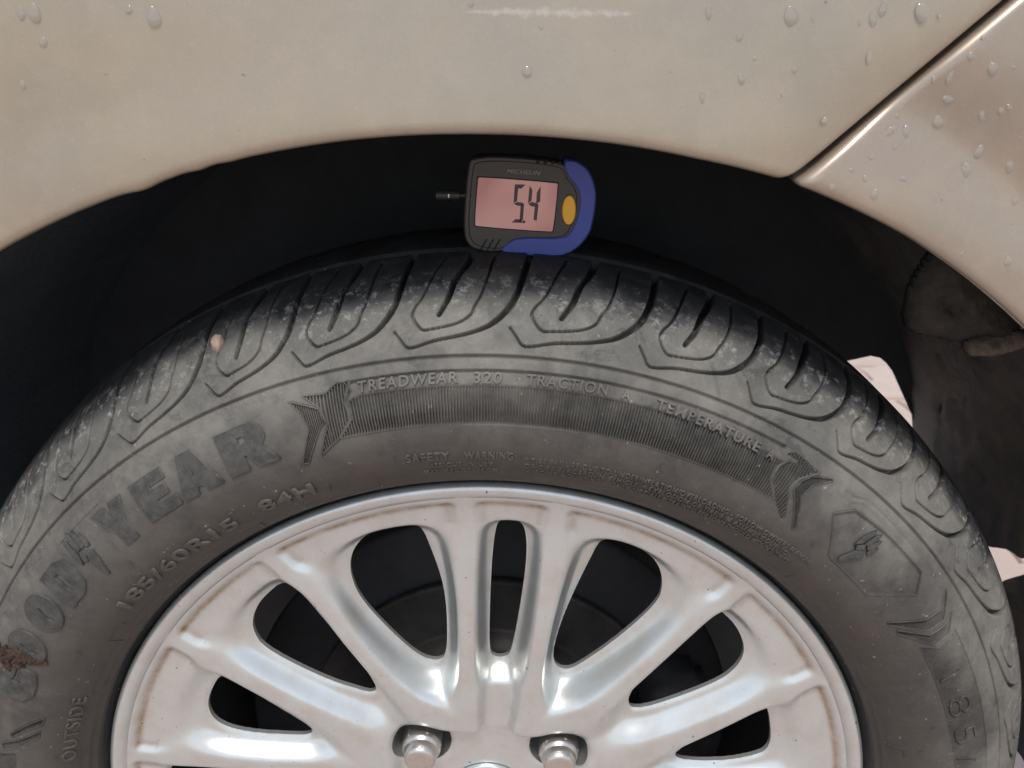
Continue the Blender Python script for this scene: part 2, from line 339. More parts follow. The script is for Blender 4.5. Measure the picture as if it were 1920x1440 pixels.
for P in (CHA, CHB, BAND, CHR, CHR2, CR3, CR4, BANDR, CL3, CL4, BANDL):
    P = np.array(P); m = fr & (TH > P[:, 0].min() - .3) & (TH < P[:, 0].max() + .3); idx = np.where(m); RM[idx] |= inside(TH[idx], SG[idx], P)
H = np.where(RM, H - .0012, H)
idx = np.where(fr & (TH > 36) & (TH < 51.5)); ins = inside(TH[idx], SG[idx], PLQ); H[idx] -= .0012 * ins
for Ln in LINES:
    idx = np.where((SG > 70) & (SG < 84) & (TH > 34) & (TH < 53)); d, _ = seg_dist(TH[idx] * 4.7, SG[idx], [(a * 4.7, b) for a, b in Ln]); H[idx] += .0007 * np.exp(-(d / .55) ** 2)
# slight rubber waviness
H += .00025 * np.sin(np.radians(TH) * 9 + 1) * np.exp(-((SG - 50) / 30) ** 2)
y, r = prof(SG); ny, nr = pnorm(SG); y = y + ny * H; r = r + nr * H; a = np.radians(TH)
V = np.stack([r * np.sin(a), y, r * np.cos(a)], -1)
# mirrored far half of the tyre, coarse rows
s2 = np.r_[np.arange(PL[-1] - 1.2, 100, -2.), np.arange(100, 0, -6)]
T2, S2 = np.meshgrid(vth, s2); y2, r2 = prof(S2); y2 = .152 - y2
g2 = np.clip(np.cos((T2 * 5.0) * np.pi / 25 + S2 * .05), .93, 1) - .93; r2 = r2 - np.where((S2 > 100), g2 * .05, 0) - np.where(np.abs(S2 - 152) < 4, .006, 0)
a2 = np.radians(T2); V2 = np.stack([r2 * np.sin(a2), y2, r2 * np.cos(a2)], -1)
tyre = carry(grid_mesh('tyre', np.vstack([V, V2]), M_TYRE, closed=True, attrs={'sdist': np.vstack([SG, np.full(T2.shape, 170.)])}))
tyre['label'] = 'dusty worn black tyre with raised lettering'
def on_tyre(name, bm, mat, th0, s0, kind=None, smooth=False, smax=None, label=None, lift=0.):
    """wrap a flat bmesh (mm: x along, y outwards, z up) on the sidewall"""
    r0 = float(prof(s0)[1]) * 1000
    co = np.array([v.co[:] for v in bm.verts]); s = s0 + co[:, 1]; th = th0 + np.degrees(co[:, 0] / r0)
    P = tp(th, s, co[:, 2] * .001 + lift)
    for v, q_ in zip(bm.verts, P): v.co = q_
    o = from_bm(name, bm, mat, None, smooth); o.parent = tyre
    at = o.data.attributes.new('sdist', 'FLOAT', 'POINT'); at.data.foreach_set('value', s.astype(np.float32))
    if kind: o['kind'] = kind
    if label: o['label'] = label
    return o
# ---------------- ridged bands (prisms, one joined mesh per patch)
def ridges(P, pitch, h, base=-.00115, slant=0.):
    P = np.array(P); vs, fs = [], []; n = len(P)
    t = P[:, 0].min() + pitch * .5
    while t < P[:, 0].max():
        xs = []
        for i in range(n):
            (a0, b0), (a1, b1) = P[i], P[(i + 1) % n]
            if (a0 > t) != (a1 > t): xs.append(b0 + (b1 - b0) * (t - a0) / (a1 - a0))
        xs.sort()
        for lo, hi in zip(xs[::2], xs[1::2]):
            if hi - lo < .6: continue
            nseg = max(1, int((hi - lo) / 4)); b = len(vs)
            for k in range(nseg + 1):
                s = lo + (hi - lo) * k / nseg; hh = h(t, s) if callable(h) else h
                w = pitch * .40; tt = t + slant * (s - (lo + hi) / 2)
                for dt, hz in ((-w, base), (-w * .35, base + hh), (w * .35, base + hh), (w, base)): vs.append((tt + dt, s, hz))
            for k in range(nseg):
                q_ = b + 4 * k
                for e in range(3): fs.append((q_ + e, q_ + e + 1, q_ + e + 5, q_ + e + 4))
            fs.append((b, b + 3, b + 2, b + 1)); q_ = b + 4 * nseg; fs.append((q_, q_ + 1, q_ + 2, q_ + 3))
        t += pitch
    vs = np.array(vs); X = tp(vs[:, 0], vs[:, 1], vs[:, 2])
    o = obj('ridge_band', X, fs, M_RIDGE); o.parent = tyre; o['kind'] = 'stuff'
    at = o.data.attributes.new('sdist', 'FLOAT', 'POINT'); at.data.foreach_set('value', vs[:, 1].astype(np.float32)); return o
def worn(t, s): 
    k = .5 + .5 * noise.noise(Vector((t * .6, s * .25, 0))); f = min(1, max(0, (67.2 - s + 2.2 * (k - .5)) / 2.5)); return .0008 + .00065 * f if s < 70 else .0009
ridges(BAND, .29, worn); ridges(CHB, .29, .0012, slant=.012); ridges(CHR, .29, .0012, slant=.02); ridges(CHA, .2, .0010); ridges(CHR2, .2, .0010)
ridges(CR3, .24, .0009); ridges(CR4, .27, .0010); ridges(BANDR, .27, .0011); ridges(CL3, .25, .001); ridges(CL4, .25, .001); ridges(BANDL, .27, .001)
# ---------------- raised outlines (thin lips)
def lip(name, pts, w=.35, h=.45, th0=0, s0=0, closed=False, mat=M_RIDGE):
    """thin raised cord along (theta, s) points"""
    P = [(a, b) for a, b in pts]
    if closed: P = P + [P[0]]
    Q = []
    for i in range(len(P) - 1):
        n = max(1, int(math.hypot((P[i + 1][0] - P[i][0]) * 4.5, P[i + 1][1] - P[i][1]) / 2.5))
        for k in range(n): Q.append((pin(P[i][0], P[i + 1][0], k / n), pin(P[i][1], P[i + 1][1], k / n)))
    Q.append(P[-1]); Q = np.array(Q); mm = np.stack([Q[:, 0] * 4.45, Q[:, 1]], 1); d = np.gradient(mm, axis=0); d /= np.hypot(d[:, 0], d[:, 1])[:, None] + 1e-9
    nx = np.stack([-d[:, 1] / 4.45, d[:, 0]], 1); vs = []; hw = w / 2
    for q_, n_ in zip(Q, nx):
        for o_, hz in ((-hw * 1.5, -.0001), (-hw * .5, h * .001), (hw * .5, h * .001), (hw * 1.5, -.0001)): vs.append((q_[0] + n_[0] * o_, q_[1] + n_[1] * o_, hz))
    fs = [(4 * k + e, 4 * k + e + 1, 4 * k + e + 5, 4 * k + e + 4) for k in range(len(Q) - 1) for e in range(3)]
    vs = np.array(vs); o = obj(name, tp(vs[:, 0], vs[:, 1], vs[:, 2]), fs, mat, None, True); o.parent = tyre
    at = o.data.attributes.new('sdist', 'FLOAT', 'POINT'); at.data.foreach_set('value', vs[:, 1].astype(np.float32)); return o
lip('raised_outline', [(-12.0, 79.2), (-12.75, 70.8), (-12.5, 63.4), (-14.0, 56.4)], .9, .35)
lip('raised_outline', [(29.9, 75.0), (29.2, 69.9), (29.1, 63.2), (30.6, 56.2)], .9, .35)
lip('raised_outline', [(-14.0, 56.1), (30.6, 56.1)], .5, .15)
lip('raised_outline', [(56.9, 54.1), (90, 54.1)], .5, .15); lip('raised_outline', [(57.7, 73.5), (90, 73.5)], .5, .15)
for P_ in (CHA, CHB, CHR2, CR3, CR4, CL3, CL4): lip('raised_outline', P_, .45, .5, closed=True)
lip('raised_outline', PLQ, .5, .45, closed=True)
lip('raised_outline', [(-46.6, 75.5), (-44.0, 75.5), (-40.1, 76.2)], .35, .3)
lip('raised_outline', [(40.0, 24.5), (40.2, 30.5), (40.9, 30.2)], .5, .5); lip('raised_outline', [(73.0, 24), (73.0, 31.5), (74.4, 31.5)], .5, .5)
lip('raised_outline', [(-55.0, 22), (-54.8, 29.5), (-52.0, 30.5)], .4, .2)
# ---------------- lettering
def text_bm(body, size, xs=1., shear=0., space=1., ex=.2, bev=.08, cut=(3, 3), off=0.):
    cu = bpy.data.curves.new('lettering', 'FONT'); cu.body = body; cu.size = size; cu.shear = shear; cu.space_character = space; cu.extrude = ex; cu.bevel_depth = bev; cu.bevel_resolution = 0; cu.resolution_u = 3; cu.offset = off
    bm = curve_bm(cu, None)
    for v in bm.verts: v.co.x *= xs
    return bm
def put_text(*a_, **k_): return _put(*a_, **k_)
def _put(body, t0, t1, s0, cap, ex=.3, bev=.1, shear=0., mat=M_TXT, space=1.15, off=0., name='lettering', s_end=None):
    bm = text_bm(body, cap / .70, 1., shear, space, ex * 2.6, bev, off=off + cap * .008)
    co = np.array([v.co[:] for v in bm.verts]); x0, x1 = co[:, 0].min(), co[:, 0].max(); r0 = float(prof(s0)[1]) * 1000
    L_ = math.radians(t1 - t0) * r0; k = L_ / (x1 - x0)
    for v in bm.verts:
        v.co.x = (v.co.x - x0) * k
        if s_end is not None: v.co.y += (s_end - s0) * v.co.x / L_
    return on_tyre(name, bm, mat, t0, s0)
put_text('TREADWEAR', -11.28, -2.25, 73.7, 4.5, shear=.1, ex=.34, bev=.13); put_text('320', -.9, 1.7, 73.4, 4.6, shear=.1, ex=.34, bev=.13)
put_text('TRACTION', 3.9, 11.3, 73.5, 4.4, shear=.1, ex=.34, bev=.13); put_text('A', 12.55, 13.35, 73.4, 4.3, ex=.34, bev=.13)
put_text('TEMPERATURE', 15.84, 26.6, 72.8, 4.4, shear=.1, ex=.34, bev=.13, s_end=70.8); put_text('A', 27.4, 28.2, 70.5, 4.2, ex=.34, bev=.13)
for t in (-11.9, 3.0, 14.5, 28.75):
    bm = bmesh.new(); bmesh.ops.create_cone(bm, cap_ends=True, segments=8, radius1=.5, radius2=.3, depth=.8); on_tyre('lettering', bm, M_TXT, t, 75.4 if t < 20 else 72.5)
put_text('SAFETY', -8.16, -3.5, 39.4, 3.9, ex=.25, bev=.14); put_text('WARNING:', -2.0, 3.5, 39.2, 3.9, ex=.25, bev=.14)
put_text('SERIOUS  INJURY', -5.7, 1.1, 34.9, 2.4, ex=.2, bev=.1); put_text('MAY  RESULT  FROM:', -6.6, 1.8, 30.8, 2.4, ex=.2, bev=.1)
put_text('* TIRE FAILURE DUE TO UNDERINFLATION/OVERLOADING - FOLLOW OWNERS MANUAL', 4.4, 39.6, 38.3, 2.7, ex=.2, bev=.1, s_end=40.0)
put_text('OR TIRE PLACARD IN VEHICLE. * EXPLOSION OF TIRE/RIM ASSEMBLY DUE TO', 4.4, 36.6, 34.7, 2.7, ex=.2, bev=.1, s_end=36.5)
put_text('IMPROPER MOUNTING -  ONLY SPECIALLY TRAINED PERSONS SHOULD MOUNT TIRES', 4.4, 37.6, 31.2, 2.6, ex=.2, bev=.1, s_end=33.0)
put_text('185/60R15', -48.4, -29.2, 31.3, 6.6, ex=.4, bev=.2, space=1.1); put_text('84H', -25.7, -19.0, 32.6, 6.2, ex=.4, bev=.2)
put_text('OUTSIDE', -77.0, -65.4, 26.9, 6.3, ex=.25, bev=.15)
put_text('185/60R15', 62.4, 99.0, 55.6, 12.0, ex=.16, bev=.15, space=1.3, off=-.75, mat=M_RIDGE)
# big maker's name: own heavy letter outlines in a unit box
def ell(cx, cy, rx, ry, n=28): return [(cx + rx * math.cos(2 * math.pi * i / n), cy + ry * math.sin(2 * math.pi * i / n)) for i in range(n)]
GL = {
 'O': [ell(.5, .5, .5, .5), ell(.52, .42, .07, .26, 14)],
 'G': [[(.98, .62), (.9, .86), (.7, 1), (.35, 1), (.08, .82), (0, .5), (.06, .2), (.3, 0), (.7, 0), (1, .12), (1, .52), (.62, .52), (.62, .40), (.56, .40), (.50, .48), (.50, .62), (.55, .70), (.62, .62)]],
 'D': [[(0, 0), (.62, 0), (.9, .14), (1, .5), (.9, .86), (.6, 1), (0, 1)], [(.42, .24), (.42, .76), (.54, .74), (.58, .5), (.54, .26)]],
 'Y': [[(.28, 0), (.76, 0), (.76, .38), (1.05, 1), (.62, 1), (.52, .68), (.40, 1), (-.05, 1), (.28, .38)]],
 'E': [[(0, 0), (1, 0), (1, .27), (.50, .27), (.50, .38), (.88, .38), (.88, .62), (.50, .62), (.50, .73), (.96, .73), (.96, 1), (0, 1)]],
 'A': [[(-.05, 0), (.38, 0), (.43, .16), (.60, .16), (.65, 0), (1.1, 0), (.72, 1), (.30, 1)], [(.47, .36), (.57, .36), (.52, .62)]],
 'R': [[(0, 0), (.44, 0), (.44, .34), (.52, .34), (.66, 0), (1.12, 0), (.88, .42), (1.0, .60), (.98, .84), (.80, 1), (0, 1)], [(.44, .58), (.44, .76), (.56, .76), (.60, .67), (.56, .58)]]}
for ch, t0, t1, s0, s1, sh in (('G', -67.2, -62.4, 50.5, 69, 1), ('O', -61.6, -57.6, 51.5, 71.5, 1), ('O', -56.2, -52.2, 52, 72, 1), ('D', -51.2, -47.0, 52.3, 72, 1),
        ('Y', -41.4, -37.6, 53.8, 73.3, 0), ('E', -36.2, -32.0, 55, 73.5, 0), ('A', -31.4, -27.3, 54.8, 73.6, 0), ('R', -25.9, -21.0, 55, 73.8, 0)):
    r0 = float(prof(s0)[1]) * 1000; w = math.radians(t1 - t0) * r0; h = s1 - s0
    loops = []
    for L_ in GL[ch]: loops.append([(x * w, yy * h) for x, yy in L_])
    bm = fill2d(loops, .6, .2, (2.2, 2.2)); on_tyre('large_letter', bm, M_LET, t0, s0)
    lip('raised_outline', [(t0 + math.degrees(x / r0), s0 + yy) for x, yy in loops[0]], .5, .95, closed=True)
# winged emblem between the letters and on the right plaque
def foot(t0, s0, k, rot, hgt=.8):
    """winged shoe emblem: toe, heel strap and feathers as separate raised pieces"""
    pcs = [[(0, 0), (10, -1.6), (16, -1.2), (16.6, 2.6), (11, 4.2), (6, 3.0), (1, 1.4)], [(11.6, 5.0), (17.2, 3.2), (18.4, 6.6), (13.0, 7.4)],
           [(17.6, 8.4), (12, 9), (20, 12.6), (28, 13.6), (27, 11.4), (21, 9.8)], [(18.8, 7.2), (28, 10.2), (31, 9.8), (29, 7.8), (20, 5.2)], [(19.4, 4.2), (27, 6.2), (30, 5.6), (26.4, 3.4), (20, 2.0)], [(19, 1), (25, 2.4), (27, 1.6), (23, -.4), (19, -1)]]
    c, s = math.cos(rot), math.sin(rot)
    for P_ in pcs:
        L_ = [((x * c - yy * s) * k, (x * s + yy * c) * k) for x, yy in P_]; bm = fill2d([L_], hgt, .2, (2.5, 2.5)); on_tyre('winged_foot_emblem', bm, M_LET, t0, s0, lift=0)
foot(-44.6, 50.0, .82, 1.35)
foot(41.0, 50.8, .68, .95, .30)
# rubber moulding hairs
for t, s in [(-1.36, 51.2), (-9.28, 44.4), (4.0, 43.6), (-17.4, 34.4), (18.3, 51.2), (-18.9, 50.6), (-33.0, 43.2), (-42.0, 49.0), (-57.5, 40.8), (-51.5, 29.2), (37.5, 50.8), (38.6, 44.0), (50.0, 50.4), (53.2, 43.6), (69.3, 48.0), (73.1, 41.2), (-27.9, 24), (-75.8, 38.4), (-12.2, 27.6), (8.0, 22.0)]:
    bm = bmesh.new(); bmesh.ops.create_cone(bm, cap_ends=True, segments=6, radius1=.32, radius2=.2, depth=3.4, matrix=Matrix.Translation((0, -1.6, .35)) @ Matrix.Rotation(R_(68), 4, 'X'))
    on_tyre('moulding_hair', bm, M_RIDGE, t, s)
# fine ribs next to the rim
vs = []; fs = []
for t in np.arange(-86, 86, .32):
    b = len(vs)
    for s, hz in ((8.0, .0001), (13.5, .0001)):
        for dt, e in ((-.12, -.0002), (0, .0004), (.12, -.0002)): vs.append((t + dt, s, e))
    fs += [(b, b + 1, b + 4, b + 3), (b + 1, b + 2, b + 5, b + 4)]
vs = np.array(vs); o = obj('bead_ribs', tp(vs[:, 0], vs[:, 1], vs[:, 2]), fs, M_RIDGE); o.parent = tyre; o['kind'] = 'stuff'
# ------------------------------------------------------------------ alloy wheel face (height field with cut windows)
WC = [(6.7, 180.8), (4.6, 176.3), (2.8, 159.3), (1.6, 130.1), (0.9, 97.4), (2.5, 88.4), (10.6, 88.6), (13.3, 94.7), (17.2, 123.6), (20.3, 157.0), (19.5, 175.3), (15.5, 181.0)]
WL = [(-34.3, 177.5), (-30.6, 173.6), (-27.1, 161.6), (-22.7, 143.4), (-20.9, 123.1), (-21.9, 89.8), (-27.0, 85.4), (-36.6, 88.6), (-50.5, 106.6), (-65.3, 130.6), (-69.0, 146.6), (-67.9, 159.2), (-62.3, 168.6), (-54.1, 174.4), (-42.2, 177.1)]
WR = [(58.9, 170.4), (65.8, 170.2), (78.0, 164.5), (86.7, 155.2), (89.5, 143.1), (87.9, 131.1), (70.3, 106.4), (50.3, 84.6), (42.9, 80.0), (36.3, 83.7), (35.3, 95.6), (39.3, 117.4), (45.6, 139.5), (51.7, 158.0), (55.1, 167.7)]
WL2 = [(-99.8, 146.4), (-86.0, 120.4), (-58.0, 72.6), (-63.6, 69.8), (-70.8, 73.1), (-89.4, 81.8), (-117.1, 100.7), (-121.9, 112.5), (-120.7, 122.7), (-114.3, 134.0)]
WL3 = [(-142.9, 83.8), (-137.5, 80.4), (-118.1, 63.7), (-90.9, 40.5), (-115.1, 40.5), (-136.9, 43.2), (-149.3, 49.4), (-152.8, 59.4), (-150.8, 69.3)]
ax0 = R_(4.0)
def mirror(P): 
    out = []
    for x, z in P:
        a = math.atan2(x, z); r_ = math.hypot(x, z); b = 2 * ax0 - a; out.append((r_ * math.sin(b), r_ * math.cos(b)))
    return out[::-1]
def turn(P, deg): c, s = math.cos(R_(deg)), math.sin(R_(deg)); return [(x * c + z * s, -x * s + z * c) for x, z in P]
WR2 = [(116.5, 131), (120.5, 127.7), (128.6, 119.7), (133.9, 109.5), (135.6, 100.3), (132, 90.9), (124.5, 82.5), (104.3, 70.8), (83.5, 61.4), (77, 62.5), (77, 73), (98, 103.5)]
WR3 = [(152, 68), (157.1, 46.6), (157.3, 36.4), (152.6, 30.2), (131, 24.2), (102.9, 25.3), (110, 36), (128.9, 50), (145, 66)]
SIDE = turn(WC, 90)
WINS = [WC, WL, WR, WL2, WR2, WL3, WR3, SIDE]; WINS += [turn(w, 180) for w in WINS]
CR_ = [[(-11, 199), (-9.1, 194.9), (-9.4, 140.3), (-9.9, 59.8), (-9.6, 54)], [(35.5, 199), (34.5, 195.4), (29.1, 128.6), (22.3, 58), (20, 52.5)],
       [(-108, 168), (-101.7, 160.6), (-82.4, 139.4), (-64.7, 106.0), (-45.5, 77.2), (-29.1, 62.5), (-9.8, 54)], [(130, 155), (124.6, 148.5), (102.9, 122.2), (79.7, 93.7), (60.2, 70.5), (39.4, 58.4), (20, 52.5)],
       [(-171, 122), (-165.2, 118.6), (-137.7, 97.2), (-98.9, 69.7), (-73.8, 49.0), (-63.9, 33.2), (-60, 22)], [(180, 99), (175.7, 96.3), (144.4, 74.4), (104.4, 50.2), (79, 34), (68, 24)],
       [(-203, 36), (-157.5, 30.5), (-102.8, 26.2), (-70, 22), (-60, 20)], [(198, 12), (150, 10), (100, 12), (70, 18), (62, 20)]]
CR_ += [turn(c, 180) for c in CR_]
YWA = lambda r: np.interp(r, [70, 170], [24, 13])
YWB = lambda r: np.interp(r, [60, 110, 170], [17, 13, 12])
st = 1.0; gx = np.arange(-200, 200.5, st); GX, GZ = np.meshgrid(gx, gx); GR = np.hypot(GX, GZ)
NUTS = [(-44.3 + 90 * k, 52.5) for k in range(4)]; NUTS = [(-43.8, 52.2), (49.0, 52.6), (-43.8 + 180, 52.2), (49 + 180, 52.6)]
NC = [(r_ * math.sin(R_(t)), r_ * math.cos(R_(t))) for t, r_ in NUTS]
def field(X, Z, sub=True):
    Rr = np.hypot(X, Z); dW = np.full(X.shape, 70.)
    for w in WINS_S:
        w = np.array(w); m = (X > w[:, 0].min() - 70) & (X < w[:, 0].max() + 70) & (Z > w[:, 1].min() - 70) & (Z < w[:, 1].max() + 70)
        if not m.any(): continue
        d, _ = seg_dist(X[m], Z[m], w, True); d = np.where(inside(X[m], Z[m], w), -d, d); dW[m] = np.minimum(dW[m], d)
    return dW
WINS_S = [smooth_loop(w, 3) for w in WINS]
dW = field(GX, GZ)
ang_w = (np.degrees(np.arctan2(GX, GZ)) - 4 + 360) % 180; kA = np.clip((44 - np.minimum(ang_w, 180 - ang_w)) / 8, 0, 1); YW = YWA(GR) * kA + YWB(GR) * (1 - kA)
dC = np.full(GX.shape, 60.)
for c in CR_:
    c = smooth_loop(c, 1, False); d, _ = seg_dist(GX, GZ, c); dC = np.minimum(dC, d)
dCc = np.maximum(dC - np.interp(GR, [55, 120, 200], [4.2, 3.0, 3.2]), 0)
def shep(levels, p_=2.5, eps=.35):
    num = 0; den = 0
    for y_, d in levels: w = 1 / (np.maximum(d, 0) + eps) ** p_; num = num + w * y_; den = den + w
    return num / den
yc = np.interp(GR, [40, 58, 120, 175, 199], [7.5, 5.5, 3.5, 3.2, 3.0])
nearC = np.maximum(0, 4.5 - dCc)
slots = [[(4.5, 50), (6.6, 74)]]; slots += [turn(slots[0], 90 * k) for k in (1, 2, 3)]
dSlot = np.minimum.reduce([seg_dist(GX, GZ, q_)[0] for q_ in slots])
pocket = np.maximum(np.maximum(184.5 - GR, GR - 195.0), 0)
ymap = shep([(yc, dCc), (2.4 + 0 * GR, np.maximum(197.6 - GR, 0)), (6.0 + 0 * GR, pocket + nearC * .8), (YW, np.maximum(dW - 1.2, 0) + .15 * (dCc < .1)), (13.0 + 0 * GR, np.maximum(GR - 49, 0) + np.maximum(0, 3.0 - dCc) * 1.2), (12.0 + 0 * GR, np.maximum(dSlot - 5.5, 0))])
def blur(A, k):
    for _ in range(k):
        A = np.pad(A, 1, mode='edge'); A = (A[1:-1, 1:-1] * 4 + (A[:-2, 1:-1] + A[2:, 1:-1] + A[1:-1, :-2] + A[1:-1, 2:]) * 2 + A[:-2, :-2] + A[2:, 2:] + A[:-2, 2:] + A[2:, :-2]) / 16
    return A
ymap = np.where(GR < 193, blur(ymap, 3), blur(ymap, 3))
rr_ = np.clip((dW) / 3.0, 0, 1); ymap = ymap + 1.3 * (1 - rr_) ** 2
dN = np.full(GX.shape, 60.)
for x_, z_ in NC: dN = np.minimum(dN, np.hypot(GX - x_, GZ - z_) - 16.2)
for x_, z_ in NC: pass
ymap = ymap + 1.5 * np.exp(-np.maximum(dN, 0) / 1.3)
dirt = np.exp(-((GR - 194.6) / 1.5) ** 2) * np.clip(dCc / 5, 0, 1) * .9 + .6 * np.exp(-np.maximum(dW - 1, 0) / 3) * np.exp(-np.abs(GR - 88) / 8) + .35 * np.exp(-((dCc - 5) / 2) ** 2) * (GR > 184) * (GR < 196)
sdf = np.minimum(np.minimum(dW, 199.4 - GR), np.minimum(dN, GR - 22.6))
# marching squares cut
n = len(gx); vid = {}; V_, F_, D_ = [], [], []
inside_v = sdf > 0
flat = {}
def gv(i, j):
    k = (i, j)
    if k not in flat: flat[k] = len(V_); V_.append((GX[i, j], ymap[i, j], GZ[i, j])); D_.append(dirt[i, j])
    return flat[k]
def ev(a, b):
    k = (a, b) if a < b else (b, a)
    if k not in vid:
        (i0, j0), (i1, j1) = k; t = sdf[i0, j0] / (sdf[i0, j0] - sdf[i1, j1]); vid[k] = len(V_)
        V_.append(tuple(pin(np.array((GX[i0, j0], ymap[i0, j0], GZ[i0, j0])), np.array((GX[i1, j1], ymap[i1, j1], GZ[i1, j1])), t))); D_.append(float(pin(dirt[i0, j0], dirt[i1, j1], t)))
    return vid[k]
cnt = inside_v[:-1, :-1].astype(int) + inside_v[1:, :-1] + inside_v[:-1, 1:] + inside_v[1:, 1:]
edges_b = []
for i, j in zip(*np.where(cnt > 0)):
    i = int(i); j = int(j); cs = [(i, j), (i, j + 1), (i + 1, j + 1), (i + 1, j)]
    if cnt[i, j] == 4: F_.append(tuple(gv(*c) for c in cs)); continue
    poly = []; bnd = []
    for k in range(4):
        a, b = cs[k], cs[(k + 1) % 4]
        if inside_v[a]: poly.append(gv(*a))
        if inside_v[a] != inside_v[b]: e = ev(a, b); poly.append(e); bnd.append((e, inside_v[a]))
    F_.append(tuple(poly))
    if len(bnd) == 2: edges_b.append((bnd[0][0], bnd[1][0]) if bnd[0][1] else (bnd[1][0], bnd[0][0]))
me = pymesh('wheel_face', np.array(V_) * .001, F_)
at = me.attributes.new('dirt', 'FLOAT', 'POINT'); at.data.foreach_set('value', np.array(D_, np.float32))
wheel = carry(link('alloy_wheel', me, M_WHEEL, None, True)); wheel['label'] = 'silver many-spoke alloy wheel with brown brake dust'
# walls of the openings
wv, wf = [], []
for a, b in edges_b:
    if math.hypot(V_[a][0], V_[a][2]) > 199: continue
    q_ = len(wv)
    for k in (a, b):
        x, y_, z = V_[k]; ra = math.hypot(x, z)
        back = 24 if min(math.hypot(x - c[0], z - c[1]) for c in NC) < 17.5 else (2.5 if ra > 30 else 6)
        wv += [(x, y_, z), (x, y_ + back, z)]
    wf.append((q_, q_ + 1, q_ + 3, q_ + 2))
bm = bmesh.new(); bv = [bm.verts.new((a * .001, b * .001, c * .001)) for a, b, c in wv]
for f_ in wf: bm.faces.new([bv[k] for k in f_])
bmesh.ops.remove_doubles(bm, verts=bm.verts, dist=1e-6)
from_bm('opening_walls', bm, M_WHEEL, wheel, True)
# lip and barrel of the rim (lathe)
def lathe(name, P, mat, parent, n=360, cx=0, cz=0, smooth=True):
    P = np.array(P) * .001; a = np.linspace(0, 2 * np.pi, n, endpoint=False)
    Vv = np.stack([P[:, 1][:, None] * np.sin(a) + cx, np.repeat(P[:, 0][:, None], n, 1), P[:, 1][:, None] * np.cos(a) + cz], -1)
    return grid_mesh(name, Vv, mat, parent, closed=True, attrs={'dirt': np.zeros(Vv.shape[:2])}, smooth=smooth)
lathe('rim_lip', catmull([(3.4, 198.6), (2.4, 199.6), (.8, 200.6), (-.6, 202.3), (-1.2, 204.2), (-.8, 206.0), (.6, 207.3), (2.6, 207.7), (6, 207.0)], 5), M_WHEEL, wheel)
lathe('bead_gap_shade', [(5, 208.5), (6.0, 206.5), (8.0, 203)], M_DARK, wheel)  # near-black ring stands in for the shade between rim lip and tyre
lathe('rim_barrel', [(14, 199), (16, 193), (26, 189), (40, 184), (60, 178), (90, 176), (140, 186), (152, 205)], M_BARREL, wheel, 180)
lathe('hub_back', [(34, 70), (34, 20)], M_BARREL, wheel, 90)
# floors of the nut holes and the lug nuts
for x_, z_ in NC:
    lathe('nut_seat', [(37, .2), (36.5, 17)], M_DARK, wheel, 32, x_ * .001, z_ * .001)
    bm = bmesh.new(); prof_ = [(36, 10.4, 6), (19.0, 10.4, 6), (17.4, 9.6, 6)]
    rings = []
    for y_, r_ in ((36, 11.4), (8.5, 11.4)):
        rings.append([bm.verts.new(((x_ + r_ * math.sin(k * math.pi / 3 + .35)) * .001, y_ * .001, (z_ + r_ * math.cos(k * math.pi / 3 + .35)) * .001)) for k in range(6)])
    for k in range(6): bm.faces.new((rings[0][k], rings[0][(k + 1) % 6], rings[1][(k + 1) % 6], rings[1][k]))
    bm.faces.new(rings[1])
    nut = from_bm('lug_nut', bm, M_NUT, wheel)
    bv_ = nut.modifiers.new('bevel', 'BEVEL'); bv_.width = .0007; bv_.segments = 2
    lathe('nut_collar', catmull([(9.6, 10.9), (7.6, 10.6), (6.4, 10.0), (5.6, 9.3), (4.6, 9.1), (1.4, 8.8), (-.4, 7.8), (-1.1, 6.4), (-1.2, 4.5), (-1.2, .1)], 4), M_NUT, nut, 40, x_ * .001, z_ * .001)
lathe('centre_cap', catmull([(14, 22.0), (11.5, 21.9), (10.6, 21.2), (10.4, 19), (9.6, 10), (9.4, .1)], 4), M_WHEEL, wheel, 96)
lathe('cap_seam', [(13.2, 24.4), (13.6, 22.8), (15.5, 22.0), (18, 21.9)], M_DARK, wheel, 96)
# brake disc, hub and caliper behind the wheel
br = carry(lathe('brake_disc', [(62, 112), (58, 112), (57.5, 110), (57.5, 80), (55, 78), (45, 76), (43, 70), (42.5, 20), (42.5, .5)], M_DISC, None, 120))
bm = bmesh.new(); bmesh.ops.create_cube(bm, size=1, matrix=Matrix.Translation((.105, .07, -.005)) @ Matrix.Diagonal((.05, .06, .12, 1)))
bmesh.ops.bevel(bm, geom=bm.edges[:], offset=.008, segments=3, affect='EDGES'); carry(from_bm('brake_caliper', bm, M_CAL, None, True))
carry(lathe('brake_shield', [(66, 150), (64, 148), (66, 30)], M_CAL, None, 90))
